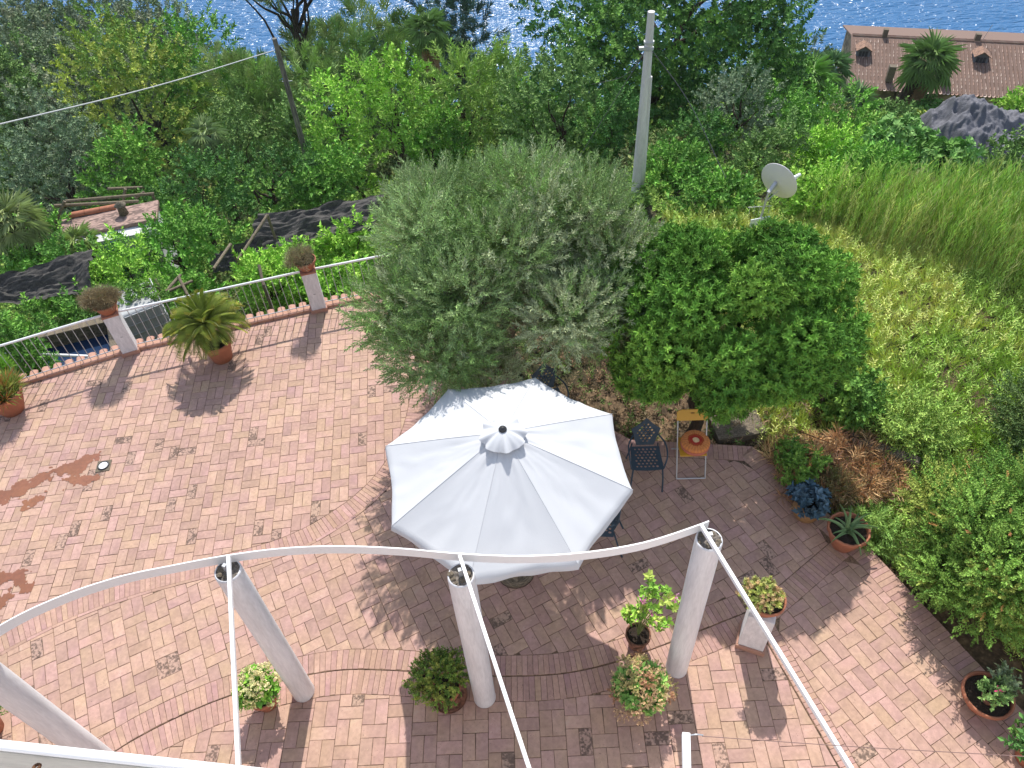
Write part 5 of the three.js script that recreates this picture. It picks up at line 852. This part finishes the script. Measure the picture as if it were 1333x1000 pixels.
{ // white tank in a wire cage
  const p = atDist(182, 405, 14.9), gy = groundY(p.x, p.z), o = thing('caged_tank', 'white plastic water tank in a wire cage behind the railing', 'tank', V(p.x, gy, p.z), 0.5), h = p.y - gy + 0.35;
  mesh('tank', box(0.85, 1.0, 0.95, 0, h - 0.5, 0, 0.08), std(lin(0.42, 0.43, 0.43), 0.5, { map: texFine }), o); mesh('lid', new THREE.CylinderGeometry(0.1, 0.1, 0.05, 20).translate(0, h + 0.02, 0), M.paint, o);
  for (let i = 0; i < 7; i++) { const x = -0.45 + i * 0.15; mesh('cage_bar', box(0.014, 1.02, 0.014, x, h - 0.5, 0.5), M.galv, o); mesh('cage_bar', box(0.014, 1.02, 0.014, 0.45, h - 0.5, -0.48 + i * 0.16), M.galv, o); } for (let i = 0; i < 5; i++) { mesh('cage_bar', box(0.92, 0.014, 0.014, 0, h - 0.98 + i * 0.24, 0.512), M.galv, o); mesh('cage_bar', box(0.014, 0.014, 1.0, 0.462, h - 0.98 + i * 0.24, 0), M.galv, o); }
  { const sp = []; for (let i = 0; i < 150; i++) { const t = rr(-0.5, 0.5); sp.push({ p: V(t, h + rr(0, 0.08) - Math.abs(t) * 0.1, rr(-0.5, 0.2) + t * 0.4), d: V(rr(-1, 1), 0.7, rr(-1, 1)).normalize(), s: rr(0.35, 0.7), c: tint(GREEN) }); } for (let i = 0; i < 130; i++) sp.push({ p: V(0.48 + rr(0, 0.1), h - rr(0, 0.9), rr(-0.5, 0.5)), d: V(1, rr(-0.4, 0.8), rr(-1, 1)).normalize(), s: rr(0.35, 0.7), c: tint(GREEN) }); const vn = thing('climbing_vine', 'climbing vine with small green leaves over the caged tank', 'vine', o.position, 0.5); scatter('foliage', 'round', sp, vn); mesh('stem', tube([V(0.5, 0, 0.3), V(0.52, h * 0.5, 0.1), V(0.5, h, -0.1), V(0, h + 0.05, -0.2)], 0.012, 20, 5), M.bark, vn); }
  mesh('stand', box(0.95, Math.max(h - 1.0, 0.1) + 0.3, 1.0, 0, (h - 1.0) / 2 - 0.15, 0), M.concrete, o);
}
{ // pink roofed shed with blue sheet
  const p = atDist(145, 290, 21), gy = groundY(p.x, p.z), h = p.y - gy, o = thing('shed', 'small shed with flat pink roof and blue sheet on its side', 'shed', V(p.x, gy, p.z), 0.22);
  mesh('wall', box(2.0, h + 0.3, 1.5, 0.1, (h - 0.3) / 2 - 0.04, 0), M.plaster, o); mesh('roof', box(2.6, 0.1, 0.95, 0, h + 0.02, -0.1, 0.02).rotateZ(0.02), std(lin(0.42, 0.29, 0.25), 0.9, { map: rep(texWorn, 0.8) }), o); mesh('blue_sheet', box(0.42, 1.0, 0.03, 0.0, h - 0.6, 0.78), std(lin(0.08, 0.25, 0.42), 0.6), o); for (let i = 0; i < 3; i++) mesh('ridge_tile', new THREE.CylinderGeometry(0.1, 0.1, 0.42, 12, 1, false, 0, Math.PI).rotateZ(Math.PI / 2).translate(-0.9 + i * 0.4, h + 0.08, -0.6), M.terracotta, o);
  mesh('roof_vent', new THREE.LatheGeometry([[0.001, 0], [0.13, 0], [0.1, 0.25], [0.16, 0.3], [0.001, 0.42]].map(([a, b]) => new THREE.Vector2(a, b)), 14).translate(0.35, h + 0.06, -0.2), M.concrete, o);
  const s = thing('pole_pergola', 'crooked pergola of pale wooden poles above the pink roof', 'pergola', V(0, 0, 0)); const q = (u, v, d) => atDist(u, v, d); for (const [a, b] of [[[70, 268, 22], [180, 262, 22.5]], [[85, 262, 22.5], [200, 252, 23]], [[140, 246, 23.5], [188, 244, 24]], [[72, 290, 22], [84, 262, 22]], [[160, 263, 23], [163, 246, 23]], [[176, 258, 23], [188, 250, 23]]]) mesh('pole', bar(q(...a), q(...b), 0.045, 7), M.barkPale, s);
  for (const [u, v, d] of [[72, 290, 22], [160, 263, 23], [198, 253, 23]]) { const t = q(u, v, d); mesh('pole', bar(V(t.x, groundY(t.x, t.z) - 0.1, t.z), t, 0.045, 7), M.barkPale, s); }
  const s2 = thing('net_frame', 'leaning wooden poles that hold up the net by the olive', 'frame', V(0, 0, 0)); for (const [a, b] of [[[203, 364, 15.5], [214, 388, 15]], [[232, 360, 15.5], [244, 384, 15]], [[205, 385, 15], [250, 366, 15.4]], [[210, 386, 15], [235, 358, 15.6]], [[278, 350, 15], [300, 318, 16]], [[310, 338, 15.5], [348, 280, 16.6]], [[337, 345, 14.4], [343, 372, 14]]]) mesh('pole', bar(q(...b), q(...a), 0.035, 7), M.barkPale, s2);
  for (const [u, v, d] of [[214, 388, 15], [244, 384, 15], [300, 318, 16], [348, 280, 16.6], [343, 372, 14]]) { const t = q(u, v, d); mesh('pole', bar(V(t.x, groundY(t.x, t.z) - 0.1, t.z), t, 0.035, 7), M.barkPale, s2); }
}
// ------------------------------------------------------------------ tiled house by the sea
{
  const yE = -15.5, eL = at(1108, 114, yE), eR = at(1420, 133, yE), ax = V().subVectors(eR, eL).setY(0), L = ax.length(); ax.normalize(); const bk = V(ax.z, 0, -ax.x); // away from camera
  if (bk.z > 0) bk.negate();
  const o = thing('tiled_house', 'old stone house with long terracotta tiled roof and small dormers by the sea', 'house', eL.clone().setY(0)); o.rotation.y = Math.atan2(-ax.z, ax.x);
  const run = 5, rise = 1.35, y = (h) => yE + h, gy = Math.min(groundY(eL.x, eL.z), groundY(eR.x, eR.z)) - 1.5;         // local: x along eave, -z away
  const wallM = std(lin(0.5, 0.41, 0.31), 0.95, { map: rep(texWorn, 0.7), bumpMap: texBump, bumpScale: 0.02 });
  mesh('wall', box(L - 0.3, yE - gy - 0.1, run * 2 - 0.7, L / 2 + 0.05, (yE + gy) / 2 - 0.06, -run), wallM, o);
  const gsh = new THREE.Shape([new THREE.Vector2(0.35, 0), new THREE.Vector2(run * 2 - 0.35, 0), new THREE.Vector2(run, rise - 0.22)]), gg = new THREE.ExtrudeGeometry(gsh, { depth: 0.3, bevelEnabled: false }); gg.rotateY(Math.PI / 2); gg.translate(0.22, yE - 0.12, 0); mesh('gable', gg, wallM, o);
  const roof = new THREE.Group(); roof.name = 'roof'; o.add(roof);
  const sl = Math.atan2(rise, run), sLen = Math.hypot(run, rise);
  for (const s of [1, -1]) { const g = box(L + 0.2, 0.08, sLen, 0, 0, -sLen / 2); g.rotateX(sl); if (s < 0) g.rotateY(Math.PI); g.translate(L / 2, yE - 0.02, s < 0 ? -run * 2 : 0); mesh('roof_deck', g, std(lin(0.17, 0.11, 0.085), 0.95), roof); }
  const tg = new THREE.CylinderGeometry(0.1, 0.085, 0.42, 8, 1, true, -Math.PI / 2, Math.PI).rotateX(Math.PI / 2 + 0.0).scale(1, 0.85, 1), tm = std(0xffffff, 0.88, { map: texFine, side: THREE.DoubleSide }), spots = [];
  const cols = Math.floor(L / 0.24), rows = Math.floor(sLen / 0.33), im = new THREE.InstancedMesh(tg, tm, cols * rows), c = new THREE.Color(); let k = 0;
  for (let i = 0; i < cols; i++) for (let j = 0; j < rows; j++) { const t = (j + 0.3) * 0.33 - 0.02; MT.compose(V((i + 0.5) * 0.24 + rr(-0.012, 0.012), yE + 0.05 + t * Math.sin(sl) + rr(0, 0.015), -t * Math.cos(sl)), Q.setFromEuler(new THREE.Euler(sl - 0.13 + rr(-0.03, 0.03), rr(-0.03, 0.03), 0)), V(1, 1, 1)); im.setMatrixAt(k, MT); const q = tint([[0.58, 0.38, 0.3], [0.64, 0.45, 0.37], [0.48, 0.3, 0.23], [0.76, 0.61, 0.52], [0.28, 0.18, 0.14]]); im.setColorAt(k++, c.setRGB(...q)); }
  im.name = 'roof_tile'; im.userData.kind = 'stuff'; shade(im); roof.add(im);
  const rg = new THREE.CylinderGeometry(0.15, 0.13, 0.44, 9, 1, true, -Math.PI / 2, Math.PI).rotateX(Math.PI / 2).rotateY(Math.PI / 2), rm = [std(lin(0.46, 0.3, 0.23), 0.9, { side: THREE.DoubleSide }), std(lin(0.5, 0.36, 0.28), 0.9, { side: THREE.DoubleSide })]; for (let i = 0; i < L / 0.4; i++) { const m = mesh('ridge_tile', rg, rm[i % 2], roof); m.position.set(i * 0.4 + 0.2, yE + rise + 0.06, -run); m.rotation.z = rr(-0.04, 0.04); }
  const loc = (u, v, h) => { const w = at(u, v, yE + h); return V().subVectors(w, eL).setY(0).dot(ax); };
  const dg = std(lin(0.02, 0.025, 0.04), 0.3), fr = std(lin(0.16, 0.17, 0.2), 0.8);
  for (const [u, v] of [[1128, 92], [1241, 99], [1288, 103]]) {
    const h = 0.8, x = loc(u, v, h + 0.3), z = -h / Math.tan(sl) , d = new THREE.Group(); d.name = 'dormer'; roof.add(d); d.position.set(x, yE + h, z); d.scale.setScalar(0.78);
    const s1 = new THREE.Shape([new THREE.Vector2(-0.55, -0.1), new THREE.Vector2(0.55, -0.1), new THREE.Vector2(0.55, 0.5), new THREE.Vector2(0, 0.85), new THREE.Vector2(-0.55, 0.5)]); mesh('dormer_wall', new THREE.ExtrudeGeometry(s1, { depth: 1.0, bevelEnabled: false }).translate(0, 0, -0.95), fr, d);
    mesh('window_pane', box(0.72, 0.45, 0.03, 0, 0.24, 0.065), dg, d); for (const t of [-0.12, 0.12]) mesh('window_bar', box(0.03, 0.45, 0.02, t, 0.24, 0.09), fr, d);
    for (const s of [-1, 1]) mesh('dormer_roof', box(0.78, 0.06, 1.35, 0, 0, 0).rotateZ(-s * 0.57).translate(s * 0.31, 0.74, -0.4), std(lin(0.4, 0.24, 0.17), 0.9, { map: texWorn }), d);
  }
  mesh('chimney', box(0.3, 0.5, 0.3, loc(1150, 40, rise), yE + rise + 0.25, -run), M.concrete, roof); mesh('chimney', box(0.34, 0.42, 0.3, loc(1270, 48, rise), yE + rise + 0.22, -run - 0.1), M.concrete, roof); mesh('aerial', bar(V(loc(1270, 48, rise) + 0.3, yE + rise, -run), V(loc(1270, 48, rise) + 0.55, yE + rise + 1.1, -run), 0.015, 5), M.galv, roof);
  for (const [u, v] of [[1155, 88], [1230, 110]]) { const hx = loc(u, v, 0.4); mesh('chimney', box(0.42, 1.0, 0.4, hx, yE + 0.75, -0.75), M.concrete, roof); }
  for (const [u, v, w] of [[1145, 145, 0.7], [1236, 148, 0.5], [1278, 152, 0.6], [1320, 160, 0.9]]) { const x = loc(u, v, -1.2), wn = mesh('window', box(w, 0.8, 0.06, x, yE - 1.3, 0.3 - run + run - 0.62), dg, o); mesh('sill', box(w + 0.2, 0.07, 0.1, x, yE - 1.74, -0.3), M.plaster, wn); }
  for (const u of [1168, 1300]) mesh('drainpipe', bar(V(loc(u, 140, -0.5), yE - 0.2, -0.28), V(loc(u, 140, -0.5) - 0.2, gy, -0.28), 0.05, 8), M.bark, o);
}
scene.fog = new THREE.FogExp2(new THREE.Color(0.8, 0.86, 0.92), 0.0002);
renderer.render(scene, camera);
